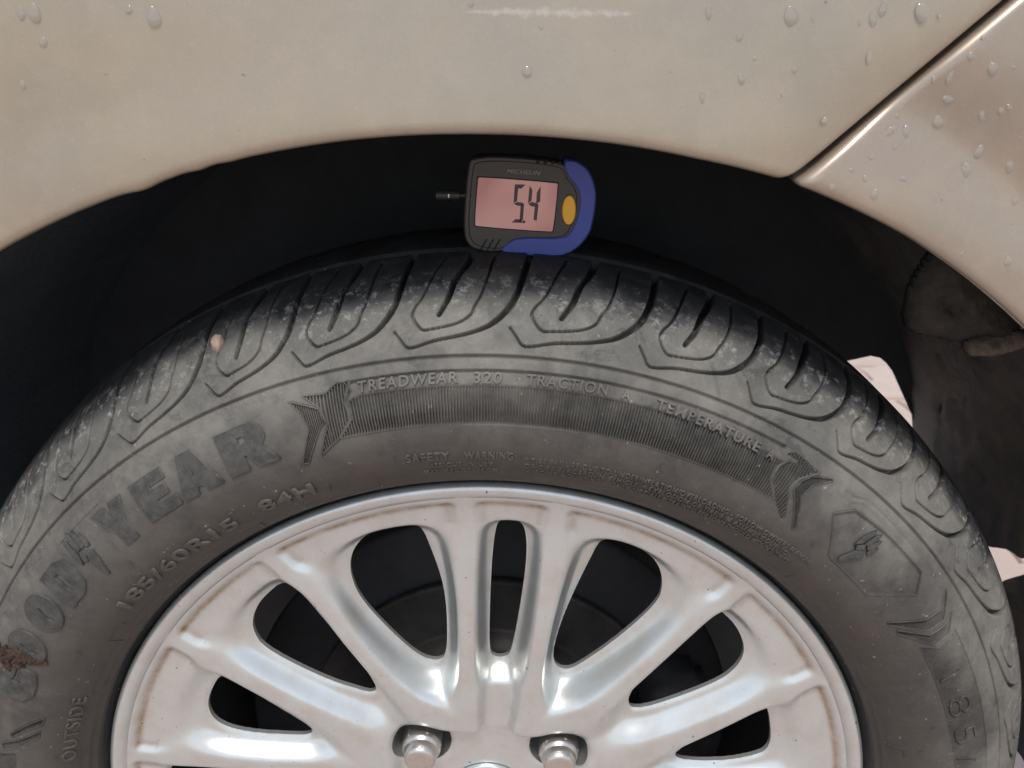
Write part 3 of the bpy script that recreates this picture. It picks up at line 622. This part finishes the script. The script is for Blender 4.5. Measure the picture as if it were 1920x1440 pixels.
# ------------------------------------------------------------------ body panels
ARC = [(-100, .372), (-45, .3695), (-29.4, .3662), (-19.7, .3634), (-15.3, .3628), (-9, .3622), (-1.5, .3616), (5.9, .3618), (12.1, .3622), (17.4, .3636), (18.4, .3636), (25.6, .3630), (32, .3612), (35.4, .3603), (50, .358), (75, .357), (100, .358)]
AA = np.array(ARC)
def arc_r(t): return np.interp(t, AA[:, 0], AA[:, 1])
G0 = np.array((.1120, .3462)); GD = np.array((.17471 - .11090, .40545 - .34696)); GD = GD / np.hypot(*GD); GN = np.array((GD[1], -GD[0]))    # gap line, normal to the bumper side
def gap_th(r, off):       # angle at radius r of the line G0 + GD*t shifted by off along GN
    o = G0 + GN * off; b = o @ GD; c = o @ o - r * r; t = -b + np.sqrt(np.maximum(b * b - c, 0)); p_ = o[None, :] + GD[None, :] * t[:, None]; return np.degrees(np.arctan2(p_[:, 0], p_[:, 1]))
def ysurf(x, z, d, bumper):
    y = -.025 + .9 * np.maximum(z - .375 + .25 * np.minimum(x + .03, 0), 0) ** 2 + .10 * np.maximum(-x - .06, 0) ** 2 + .05 * (x * x) - .0 * z
    y = y - .0035 * np.exp(-(d / .022) ** 2) * (1 if bumper else .6)
    if bumper: y = y + .0028 * np.exp(-((d - .036) / .014) ** 2) + .10 * np.maximum(x - .12, 0) ** 2
    return y
def panel(name, bumper, mat):
    dr = np.r_[0, .0002, .0006, .0012, .002, .003, .0042, .006, .009, .013, np.arange(.018, .12, .004), np.arange(.13, .5, .02)]
    if bumper: u = 1 - np.r_[np.linspace(0, 1, 140)][::-1] ** 1.0
    else: u = np.linspace(0, 1, 420)
    rows = []
    fine = np.array([0, .0003, .0008, .0015, .0025, .0036, .005, .007])
    for k, d in enumerate(dr):
        # arch-edge radius varies with theta; iterate for the radius at the gap
        rg = np.array([.3636 + d]); tg = float(gap_th(rg, (.0012 if bumper else -.0012))[0])
        da = np.degrees(fine / (.3636 + d))
        if bumper: th = np.r_[tg + da, np.linspace(tg + da[-1] + .25, 100, 150)]
        else: th = np.r_[np.linspace(-100, tg - da[-1] - .25, 330), tg - da[::-1]]
        rad = arc_r(th) + d
        if not bumper:   # dented, rippled lip on the left part
            m = np.exp(-((th + 19.8) / 1.0) ** 2) * .0010 + np.exp(-((th + 15.8) / 1.8) ** 2) * .0003 * np.sin(th * 3); rad = rad - m * math.exp(-d / .006) * 1.0
        # rounded lower corner at the gap
        dg = np.abs(th - tg) * np.radians(1) * .3636; rc = .0025 if bumper else .0045
        rad = rad + math.exp(-d / .004) * np.where(dg < rc, rc - np.sqrt(np.maximum(rc ** 2 - (rc - dg) ** 2, 0)), 0) * .8
        rows.append(np.stack([th, rad, np.full(th.shape, d), dg], -1))
    G = np.array(rows); th, rad, D, DG = G[..., 0], G[..., 1], G[..., 2], G[..., 3]
    x = rad * np.sin(np.radians(th)); z = rad * np.cos(np.radians(th)); y = ysurf(x, z, D, bumper)
    def roll(d, R0): q_ = np.clip(d / R0, 0, 1); return R0 * (1 - np.sqrt(1 - (1 - q_) ** 2))
    y = y + roll(D, .0032) + roll(DG, .0038 if bumper else .0022) * (1.0 if bumper else .5)
    if not bumper: y = y + .0016 * np.exp(-DG / .010)
    Vv = np.stack([x, y, z], -1)
    # returned flange at the arch edge (two more rows) and along the gap
    f0 = Vv[0].copy(); a_ = np.radians(th[0]); f1 = f0.copy(); f1[:, 1] += .004; f1[:, 0] += np.sin(a_) * .0003; f1[:, 2] += np.cos(a_) * .0003; f2 = f1.copy(); f2[:, 1] += .010; f2[:, 0] += np.sin(a_) * .002; f2[:, 2] += np.cos(a_) * .002
    Vv = np.concatenate([f2[None], f1[None], Vv], 0)
    g = Vv[:, 0 if bumper else -1].copy(); g1 = g.copy(); g1[:, 1] += .016; g1[:, 0] += (GN[0] * .0008) * (1 if bumper else -1)
    Vv = np.concatenate([g1[:, None], Vv], 1) if bumper else np.concatenate([Vv, g1[:, None]], 1)
    return grid_mesh(name, Vv, mat)
fender = carry(panel('fender', False, M_PAINT)); bump_ = carry(panel('bumper', True, M_PAINT2))
bump_['label'] = 'pinkish beige bumper panel'
# dark strip inside the gap
o1 = G0 + GD * .012; o2 = G0 + GD * .45
gv_ = [(o1[0] - GN[0] * .006, -.008, o1[1] - GN[1] * .006), (o1[0] + GN[0] * .006, -.008, o1[1] + GN[1] * .006), (o2[0] + GN[0] * .006, -.002, o2[1] + GN[1] * .006), (o2[0] - GN[0] * .006, -.002, o2[1] - GN[1] * .006)]
gv2 = [(a, b + .004, c) for a, b, c in gv_]
carry(obj('gap_seal', gv_ + gv2, [(0, 1, 2, 3), (4, 7, 6, 5), (0, 4, 5, 1), (2, 6, 7, 3), (1, 5, 6, 2), (0, 3, 7, 4)], M_DARK))
# ------------------------------------------------------------------ wheel arch liner
RL = .385
t_lo, t_hi = -105, 100
outer = [(t_lo * 6.72, -14), (t_hi * 6.72, -14), (t_hi * 6.72, 313), (t_lo * 6.72, 313)]
hole = [(83.2, 250), (83.0, 215), (82.74, 197.1), (81.09, 175.0), (80.02, 153.8), (79.12, 142.6), (80.6, 144), (85.23, 172.4), (86.9, 182.7), (90.5, 215), (91, 250)]
bm = fill2d([outer, [(a * 6.72, b) for a, b in hole]], 0, 0, (8, 9))
for v in bm.verts:
    t = v.co.x / 6.72; yy = v.co.y * .001; e = max(0, (.03 - yy) / .045); r_ = RL - .0185 * e
    r_ += -.004 * max(0, min(1, (t - 38) / 10)) * (noise.fractal(Vector((t * .35, yy * 60, 5)), .8, 2.1, 4) + .2) * max(0, min(1, (.30 - yy) / .03)) + .004 * noise.noise(Vector((t * .08, yy * 14, 2))) + (.003 if int((t + 200) / 15) % 2 else 0) * (yy > .05)
    v.co = Vector((r_ * math.sin(R_(t)), yy, r_ * math.cos(R_(t))))
liner = carry(from_bm('wheel_arch_liner', bm, M_LINER, None, True)); liner['label'] = 'dark plastic wheel arch liner with dried dirt'
hb = [(288, 155.6), (301.1, 159.6), (319.6, 164.2), (328, 162.5), (334, 158), (340.6, 150.7), (352.8, 130.9), (366.8, 108.0), (381.5, 83), (372, 60), (300, 60)]
ang = np.linspace(R_(-105), R_(105), 60); ob = [(400 * math.sin(a), 400 * math.cos(a)) for a in ang] + [(400, -310), (-400, -310)]
bm = fill2d([ob, hb], 0, 0, None)
for v in bm.verts: v.co = Vector((v.co.x * .001, .3095, v.co.y * .001))
carry(from_bm('inner_arch_wall', bm, M_WALL, None))
# dusty flap of the liner at the right, with dried mud on its edge
def blob_sheet(name, loop, y0, thick, mat, seed, amp, parent=None, step=2.2, tilt=0.):
    L_ = smooth_loop(loop, 2); P = np.array(L_); lo = P.min(0); hi = P.max(0); nx = int((hi[0] - lo[0]) * 1000 / step) + 2; nz = int((hi[1] - lo[1]) * 1000 / step) + 2
    X, Z = np.meshgrid(np.linspace(lo[0], hi[0], nx), np.linspace(lo[1], hi[1], nz)); d, _ = seg_dist(X, Z, P, True); ins = inside(X, Z, P); d = np.where(ins, d, -d)
    bm = bmesh.new(); vv = {}
    for i in range(nz):
        for j in range(nx):
            if d[i, j] > -.0012:
                q_ = min(1, max(0, d[i, j] / (thick * 1.3))); h = thick * math.sqrt(1 - (1 - q_) ** 2) + amp * noise.fractal(Vector((X[i, j] * 90 + seed, Z[i, j] * 90, seed)), .8, 2, 5) * q_
                vv[i, j] = bm.verts.new((X[i, j], y0 - h + tilt * (Z[i, j] - lo[1]), Z[i, j]))
    for i in range(nz - 1):
        for j in range(nx - 1):
            k = [(i, j), (i, j + 1), (i + 1, j + 1), (i + 1, j)]
            if all(c in vv for c in k): bm.faces.new([vv[c] for c in k])
    r = bmesh.ops.extrude_face_region(bm, geom=bm.faces[:])
    for e in r['geom']:
        if isinstance(e, bmesh.types.BMVert): e.co.y = y0 + .006
    return from_bm(name, bm, mat, parent, True)
flap = carry(blob_sheet('liner_flap', [(.211, .265), (.209, .284), (.219, .310), (.233, .300), (.246, .288), (.256, .278), (.268, .268), (.266, .2585), (.247, .257), (.233, .260), (.222, .262)], .062, .012, M_FLAP, 3, .003, step=1.1))
mudp = blob_sheet('dried_mud_patch', [(.236, .2605), (.243, .264), (.252, .2635), (.259, .267), (.268, .267), (.268, .262), (.258, .2575), (.247, .2545), (.239, .2555)], .050, .006, M_MUD2, 8, .004, step=1.2); carry(mudp)
# ------------------------------------------------------------------ water drops
DROPS = [(76.5, 400.9, 2.6, 5.3), (104.1, 400.1, 5.3, 7.6), (87.7, 393.8, 2.6, 4.0), (89.6, 380.5, 3.0, 4.3), (76.7, 374.4, 2.3, 4.6), (93.4, 386.9, 1.6, 1.6), (107.5, 383.4, 2.0, 2.6), (132.5, 387.5, 2.3, 4.6), (131.8, 399.5, 3.0, 5.9), (134.7, 402.7, 3.3, 5.9), (147.9, 401.5, 5.6, 6.9), (111.5, 399.6, 1.2, 3.3), (127.5, 398.4, 1.3, 3.0), (167.5, 388.4, 2.6, 3.3), (176.0, 384.6, 4.3, 4.9), (183.1, 385.1, 2.3, 1.6), (162.1, 381.9, 2.6, 5.6), (156.8, 381.0, 2.0, 2.6), (163.4, 374.6, 4.9, 3.0), (146.8, 368.8, 2.0, 2.0), (144.7, 363.6, 3.3, 5.6), (150.9, 363.6, 3.6, 5.6), (162.0, 367.0, 4.6, 5.3), (146.9, 358.5, 2.0, 3.0), (138.4, 355.1, 2.3, 2.3), (137.2, 347.8, 2.1, 2.6), (131.9, 350.8, 1.8, 1.8), (141.4, 342.5, 3.6, 4.6), (125.6, 344.9, 3.0, 3.3), (151.2, 347.9, 3.0, 2.3), (179.0, 357.0, 4.0, 5.6), (175.1, 350.6, 4.3, 6.3), (191.6, 352.0, 3.3, 5.3), (196.0, 339.6, 2.6, 4.0), (176.6, 369.5, 2.6, 4.0), (182.7, 371.0, 2.6, 3.0), (185.2, 372.2, 2.3, 2.6), (120.1, 367.3, 2.6, 2.6), (170.1, 394.2, 1.3, 2.0), (154.1, 400.5, 1.3, 1.3), (-154.7, 398.9, 3.2, 5.8), (-150.1, 399.0, 5.4, 7.2), (-149.0, 390.1, 3.6, 4.0), (-109.5, 397.8, 5.4, 8.3), (-117.6, 400.1, 2.9, 3.2), (-159.3, 376.5, 2.5, 3.6), (-129.1, 380.5, 2.2, 1.4), (-2.8, 403.1, 2.2, 3.6), (16.1, 382.0, 4.3, 4.3), (20.6, 396.0, 1.8, 1.8), (196.4, 318.3, 3.6, 4.6), (177.8, 321.3, 1.8, 2.5), (195.8, 314.3, 1.1, 1.8)]
NAMED = {1: 'large round water drop near the top edge, on the fender left of the panel gap', 10: 'largest water drop close beside the panel gap at the top of the fender', 43: 'large lone water drop on the upper left of the fender', 41: 'larger right-hand drop of the pair in the top left corner of the fender',
    40: 'thinner left-hand drop of the pair in the top left corner of the fender', 42: 'small drop just below the pair in the top left corner', 48: 'pointed water drop alone in the middle of the fender above the gauge', 50: 'long water drop lowest on the bumper by its right edge',
    31: 'longest water drop on the bumper, left of a shorter one and lower', 30: 'round water drop on the bumper just above the longest one', 22: 'wide pointed water drop in the middle of the bumper panel', 20: 'slanted left-hand drop of two drops side by side on the bumper', 21: 'upright right-hand drop of two drops side by side on the bumper',
    27: 'round water drop nearest the arch edge on the bumper corner', 14: 'broad water drop high on the bumper panel', 3: 'bright teardrop on the fender right of the gauge', 18: 'sideways lying water drop below the long ones on the bumper', 4: 'narrow water drop on the fender lowest above the arch', 47: 'water drop cut by the top edge in the middle of the fender'}
SHORT = {1: 'large round drop left of the gap', 10: 'largest drop beside the gap', 43: 'large lone drop on the left', 41: 'larger corner drop', 48: 'pointed drop above the gauge', 50: 'lowest bumper drop', 31: 'longest bumper drop', 22: 'wide pointed bumper drop',
    20: 'slanted bumper drop', 27: 'round drop at the bumper corner', 14: 'broad high bumper drop', 3: 'bright teardrop right of the gauge', 18: 'sideways bumper drop', 4: 'narrow low fender drop'}
DROP_LABEL = dict(NAMED); _used = set(NAMED.values())
for i, (x, z, w, h) in enumerate(DROPS):
    if i in NAMED: continue
    size = 'tiny' if h < 2.2 else 'small' if h < 3.5 else 'medium'; shape = 'long' if h > 1.8 * w else 'wide' if w > 1.1 * h else 'round' if h < 1.25 * w else 'oval'
    for j in sorted(SHORT, key=lambda j: math.hypot(DROPS[j][0] - x, DROPS[j][1] - z)):
        dx, dz = x - DROPS[j][0], z - DROPS[j][1]
        where = ('above' if dz > 0 else 'below') if abs(dz) > 2 * abs(dx) else ('right of' if dx > 0 else 'left of') if abs(dx) > 2 * abs(dz) else ('above and ' if dz > 0 else 'below and ') + ('right of' if dx > 0 else 'left of')
        t_ = '%s %s water drop %s the %s' % (size, shape, where, SHORT[j])
        if t_ not in _used: DROP_LABEL[i] = t_; _used.add(t_); break
def drop_mesh(seed):
    rg = random.Random(seed); bm = bmesh.new(); bmesh.ops.create_uvsphere(bm, u_segments=20, v_segments=12, radius=.5)
    lean = rg.uniform(-.15, .15); pin_ = rg.uniform(.1, .45); b1 = rg.uniform(0, 6)
    for v in bm.verts:
        x, y, z = v.co; t = z + .5
        w = 1 - pin_ * max(0, t - .45); ang_ = math.atan2(x, z); wob = 1 + .06 * math.sin(2 * ang_ + b1) + .05 * math.sin(3 * ang_ + 2 * b1)
        v.co = Vector((x * w * wob + lean * (t - .5), y * (1 - .45 * t) if y < 0 else y * .1, z * wob))
    me = bpy.data.meshes.new('water_drop'); bm.to_mesh(me); bm.free(); me.polygons.foreach_set('use_smooth', [True] * len(me.polygons)); me.materials.append(M_WATER); return me
DM = [drop_mesh(k) for k in range(7)]
for i, (x, z, w, h) in enumerate(DROPS):
    x_, z_ = x * .001, z * .001; onb = ((x_ - G0[0]) * GN[0] + (z_ - G0[1]) * GN[1]) > 0
    d = math.hypot(x_, z_) - float(arc_r(math.degrees(math.atan2(x_, z_)))); y_ = float(ysurf(np.array(x_), np.array(z_), d, onb))
    o = bpy.data.objects.new('water_drop', DM[i % 7]); C.objects.link(o); o.location = (x_, y_ + .00005, z_); dep = .5 * min(w, h); o.scale = (w * .0009, dep * .001, h * .0009)
    o.rotation_euler = (0, rnd.uniform(-.15, .15) + (.5 if i == 20 else 0), 0)
    tag(o, DROP_LABEL[i], 'water drop', 'water drops on the car body')
# ------------------------------------------------------------------ tyre pressure gauge
G_body = [(-6.59, 348.47), (34.36, 346.19), (36.1, 340.53), (40.61, 336.35), (42.45, 329.65), (40.66, 319.68), (38.6, 315.2), (35.23, 311.7), (14.77, 311.82), (9.67, 309.85), (6.16, 305.95), (-5.09, 306.81), (-9.55, 310.3), (-10.41, 317.29), (-9.61, 329.15), (-8.2, 342.52)]
G_blue = [(34.36, 346.3), (37.5, 346.6), (40.83, 345.6), (45.34, 341.82), (48.17, 334.6), (48.47, 328.47), (47.6, 321.0), (46.3, 314.68), (40.51, 307.58), (32.91, 304.27), (17.43, 304.76), (6.16, 305.8), (9.67, 309.95), (14.77, 312.1), (35.23, 311.9), (38.8, 315.2), (40.9, 319.8), (42.7, 328.4), (41.65, 333.93), (39.32, 337.55), (36.2, 340.7)]
G_scr = [(-3.45, 339.44), (30.94, 337.17), (31.59, 336.26), (29.99, 316.11), (29.05, 315.46), (-5.0, 317.66), (-5.76, 318.6), (-4.21, 338.65)]
gb = Vector((.019, .052, .3045))
gauge = tag(empty('tyre_pressure_gauge', gb), 'dark grey digital pressure gauge with blue rubber edge standing on top of the tyre', 'pressure gauge')
def gpoly(name, loops, yf, th, mat, bevel=.4, parent=gauge, off=gb):
    bm = fill2d([[(a, b) for a, b in L_] for L_ in loops], th * 500 - bevel, bevel)
    for v in bm.verts: v.co = Vector((v.co.x * .001, yf + th / 2 - v.co.z * .001 * -1 * -1, v.co.y * .001)) - off
    o = from_bm(name, bm, mat, parent); return o
body = gpoly('casing', [smooth_loop(G_body, 2)], .0440, .018, M_GREY, .8)
blue = gpoly('rubber_edge', [smooth_loop(G_blue, 1)], .0434, .0195, M_BLUE, .8)
fr_ = gpoly('screen_frame', [smooth_loop([(a + (-.45 if a < 10 else .45), b + (-.45 if b < 328 else .45)) for a, b in G_scr], 1)], .04375, .002, M_DARK, .1)
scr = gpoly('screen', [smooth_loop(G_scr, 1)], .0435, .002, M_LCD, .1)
SEG = {'top5': [(12.59, 336.39), (16.83, 336.31), (15.23, 334.77), (14.17, 334.76)], 'ul5': [(12.35, 335.96), (13.73, 334.76), (13.29, 329.37), (11.92, 328.62)], 'mid5': [(12.18, 328.0), (13.62, 328.63), (15.82, 328.28), (16.33, 327.55), (14.58, 327.04), (13.32, 327.27)],
 'lr5': [(15.08, 326.92), (16.46, 327.43), (16.05, 321.01), (14.67, 319.74)], 'bot5': [(11.25, 319.58), (12.88, 320.98), (14.97, 320.81), (15.62, 319.44)], 'dp': [(16.05, 320.38), (17.19, 320.39), (17.08, 319.33), (15.94, 319.31)],
 'ul4': [(18.96, 335.54), (20.11, 333.84), (19.81, 329.55), (18.45, 328.49)], 'ur4': [(23.82, 335.28), (23.71, 329.16), (22.1, 328.34), (22.38, 332.83)], 'mid4': [(18.65, 327.88), (20.21, 328.7), (22.1, 328.22), (23.0, 327.49), (21.19, 326.85), (19.92, 326.96)], 'lr4': [(21.5, 326.67), (23.0, 327.3), (22.38, 320.76), (21.11, 321.06)]}
for k, L_ in SEG.items():
    _c = np.mean(L_, 0); L_ = [tuple(_c + (np.array(q_) - _c) * 1.10) for q_ in L_]
    o = gpoly('digit_segment', [L_], .04340, .0003, M_SEG, .02); o.parent = scr
sm_ = smooth_loop([(a * .945 + 16.5 * .055, b * .945 + 326.5 * .055) for a, b in G_body], 2)
for e_ in (1.0,): gpoly('casing_seam', [sm_, [tuple(np.array((16.5, 326.5)) + (np.array(q_) - np.array((16.5, 326.5))) * .988) for q_ in sm_]], .04385, .0008, M_DARK, .05)
gpoly('button_surround', [ell(37.0, 325.3, 3.1, 6.8)], .0437, .003, M_DARK, .2)
gpoly('button', [ell(37.0, 325.3, 2.7, 6.2)], .0430, .004, M_BTN, .5)
tb = text_bm('MICHELIN', 2.6, 1, .25, 1.05, .05, 0); co = np.array([v.co[:] for v in tb.verts]); x0, x1 = co[:, 0].min(), co[:, 0].max()
for v in tb.verts:
    u = (v.co.x - x0) / (x1 - x0) * 15; v.co = Vector(((8.7 + u) * .001, .04385 - v.co.z * .001, (341.35 - u * .058 + v.co.y) * .001)) - gb
from_bm('printed_name', tb, M_PRINT, body)
for k in range(3):
    x0 = -3.5 + k * 3.0; gpoly('grip_groove', [[(x0, 306.9 - k * .1), (x0 + .7, 306.9 - k * .1), (x0 + 3.4, 311.6), (x0 + 2.9, 311.6)]], .0438, .001, M_DARK, .1)
for k in range(4): gpoly('top_vent', [ell(22.4 + 3.3 * k, 346.3 - .19 * k, .8, .7, 10)], .0438, .001, M_DARK, .1)
bm = bmesh.new(); bmesh.ops.create_cone(bm, cap_ends=True, segments=24, radius1=.0024, radius2=.0022, depth=.0108, matrix=Matrix.Translation(Vector((-.0186, .052, .3303)) - gb) @ Matrix.Rotation(R_(90), 4, 'Y')); noz = from_bm('nozzle', bm, M_BLACKP, gauge, False)
bm = bmesh.new(); bmesh.ops.create_cone(bm, cap_ends=True, segments=20, radius1=.0012, radius2=.0012, depth=.008, matrix=Matrix.Translation(Vector((-.0105, .052, .3303)) - gb) @ Matrix.Rotation(R_(90), 4, 'Y')); from_bm('nozzle_neck', bm, M_BLACKP, noz, False)
bm = bmesh.new(); bmesh.ops.create_cone(bm, cap_ends=True, segments=24, radius1=.0030, radius2=.0030, depth=.0007, matrix=Matrix.Translation(Vector((-.0180, .052, .3303)) - gb) @ Matrix.Rotation(R_(90), 4, 'Y')); from_bm('nozzle_ring', bm, M_CHROME, noz, False)
# ------------------------------------------------------------------ pebble and mud stuck to the tyre
bm = bmesh.new(); bmesh.ops.create_icosphere(bm, subdivisions=4, radius=1)
c0 = Vector(tp(np.array(-23.35), np.array(113.6), .0008)); nrm = (c0 - Vector((0, .05, 0))).normalized()
for v in bm.verts: k = 1 + .18 * noise.noise(v.co * 1.7) + .05 * noise.noise(v.co * 5); v.co = Vector((v.co.x * .0027, v.co.y * .0032, v.co.z * .0042)) * k
o = from_bm('pebble', bm, M_STONE, None, True); o.location = c0; tag(o, 'small beige pebble wedged in a tread groove at the left of the tyre', 'pebble')
def mud_clump(pts, mat, seed, name):
    bm = bmesh.new(); vs = None
    for (t, s, r_, fl) in pts:
        b2 = bmesh.ops.create_icosphere(bm, subdivisions=4, radius=1)['verts']; c = Vector(tp(np.array(t), np.array(s), 0.))
        for v in b2:
            p0 = v.co.copy(); k = 1 + .55 * noise.fractal(p0 * 1.8 + Vector((seed + t, s, 0)), .75, 2.1, 6); v.co = c + Vector((p0.x * r_, p0.y * r_ * fl, p0.z * r_)) * k
    return from_bm(name, bm, mat, None, False)
m1 = mud_clump([(-62.6, 71.5, .0042, .7), (-61.9, 68.5, .0046, .7), (-61.3, 64.5, .0042, .7), (-61.0, 60.6, .0036, .6), (-60.7, 57.2, .0032, .5), (-60.5, 54.0, .0024, .5), (-63.0, 75.5, .0036, .6), (-63.4, 79, .004, .6), (-61.9, 76.0, .0022, .5), (-62.2, 61.5, .003, .5), (-63.0, 66, .0035, .5), (-60.4, 51.0, .0016, .4)], M_MUD, 1, 'mud_clump')
tag(m1, 'clump of dark brown mud stuck on the sidewall lettering at the left edge', 'mud')
m2 = mud_clump([(-63.5, 70.5, .004, .25), (-64.3, 74.5, .0045, .25), (-63.6, 66, .003, .2)], M_MUD2, 5, 'dried_mud_smear'); tag(m2, 'pale dried mud smear beside the dark brown mud clump', 'mud')
# ------------------------------------------------------------------ ground and pavers
gr = obj('ground', [(-60, -60, 0), (60, -60, 0), (60, 60, 0), (-60, 60, 0)], [(0, 1, 2, 3)], M_GROUND); gr.location = (0, 0, -.3165); tag(gr, None, kind='structure')
Wp, Hp, zg = .225, .1125, .016
top = [(0, 0), (.25, 0), (.32, 1), (.68, 1), (.75, 0), (1, 0)]
lo_ = [(a * Wp, (zg if b else -zg * 0) + 0) for a, b in top]
edge = [(x, yy) for x, yy in smooth_loop(lo_, 2, False)]
side = [(0, 0), (zg * .5, Hp * .3), (zg * .5, Hp * .7), (0, Hp)]
side = smooth_loop(side, 1, False)
loop = [(x, yy) for x, yy in edge] + [(Wp + a, b) for a, b in side][1:] + [(x, yy + Hp) for x, yy in edge][::-1][1:] + [(a, b) for a, b in side][::-1][1:-1]
cx_ = sum(a for a, b in loop) / len(loop); cy_ = sum(b for a, b in loop) / len(loop)
bm = bmesh.new()
def ring(k, z): return [bm.verts.new((cx_ + (a - cx_) * k, cy_ + (b - cy_) * (1 - (1 - k) * 2), z)) for a, b in loop]
r0_, r1_, r2_ = ring(.975, -.03), ring(.975, -.004), ring(.95, 0); n_ = len(loop)
for A_, B_ in ((r0_, r1_), (r1_, r2_)):
    for k in range(n_): bm.faces.new((A_[k], A_[(k + 1) % n_], B_[(k + 1) % n_], B_[k]))
bm.faces.new(r2_)
bmesh.ops.recalc_face_normals(bm, faces=bm.faces); pm = bpy.data.meshes.new('paving_stone'); bm.to_mesh(pm); bm.free(); pm.materials.append(M_PAVER)
cnt_ = 0
for i in range(-1, 8):
    for j in range(-1, 21):
        x = .02 + i * Wp + (j % 2) * Wp * .5; yv = .12 + j * Hp
        o = bpy.data.objects.new('paving_stone', pm); C.objects.link(o); o.parent = gr; o.location = (x, yv, .008 + rnd.uniform(-.0006, .0006)); cnt_ += 1
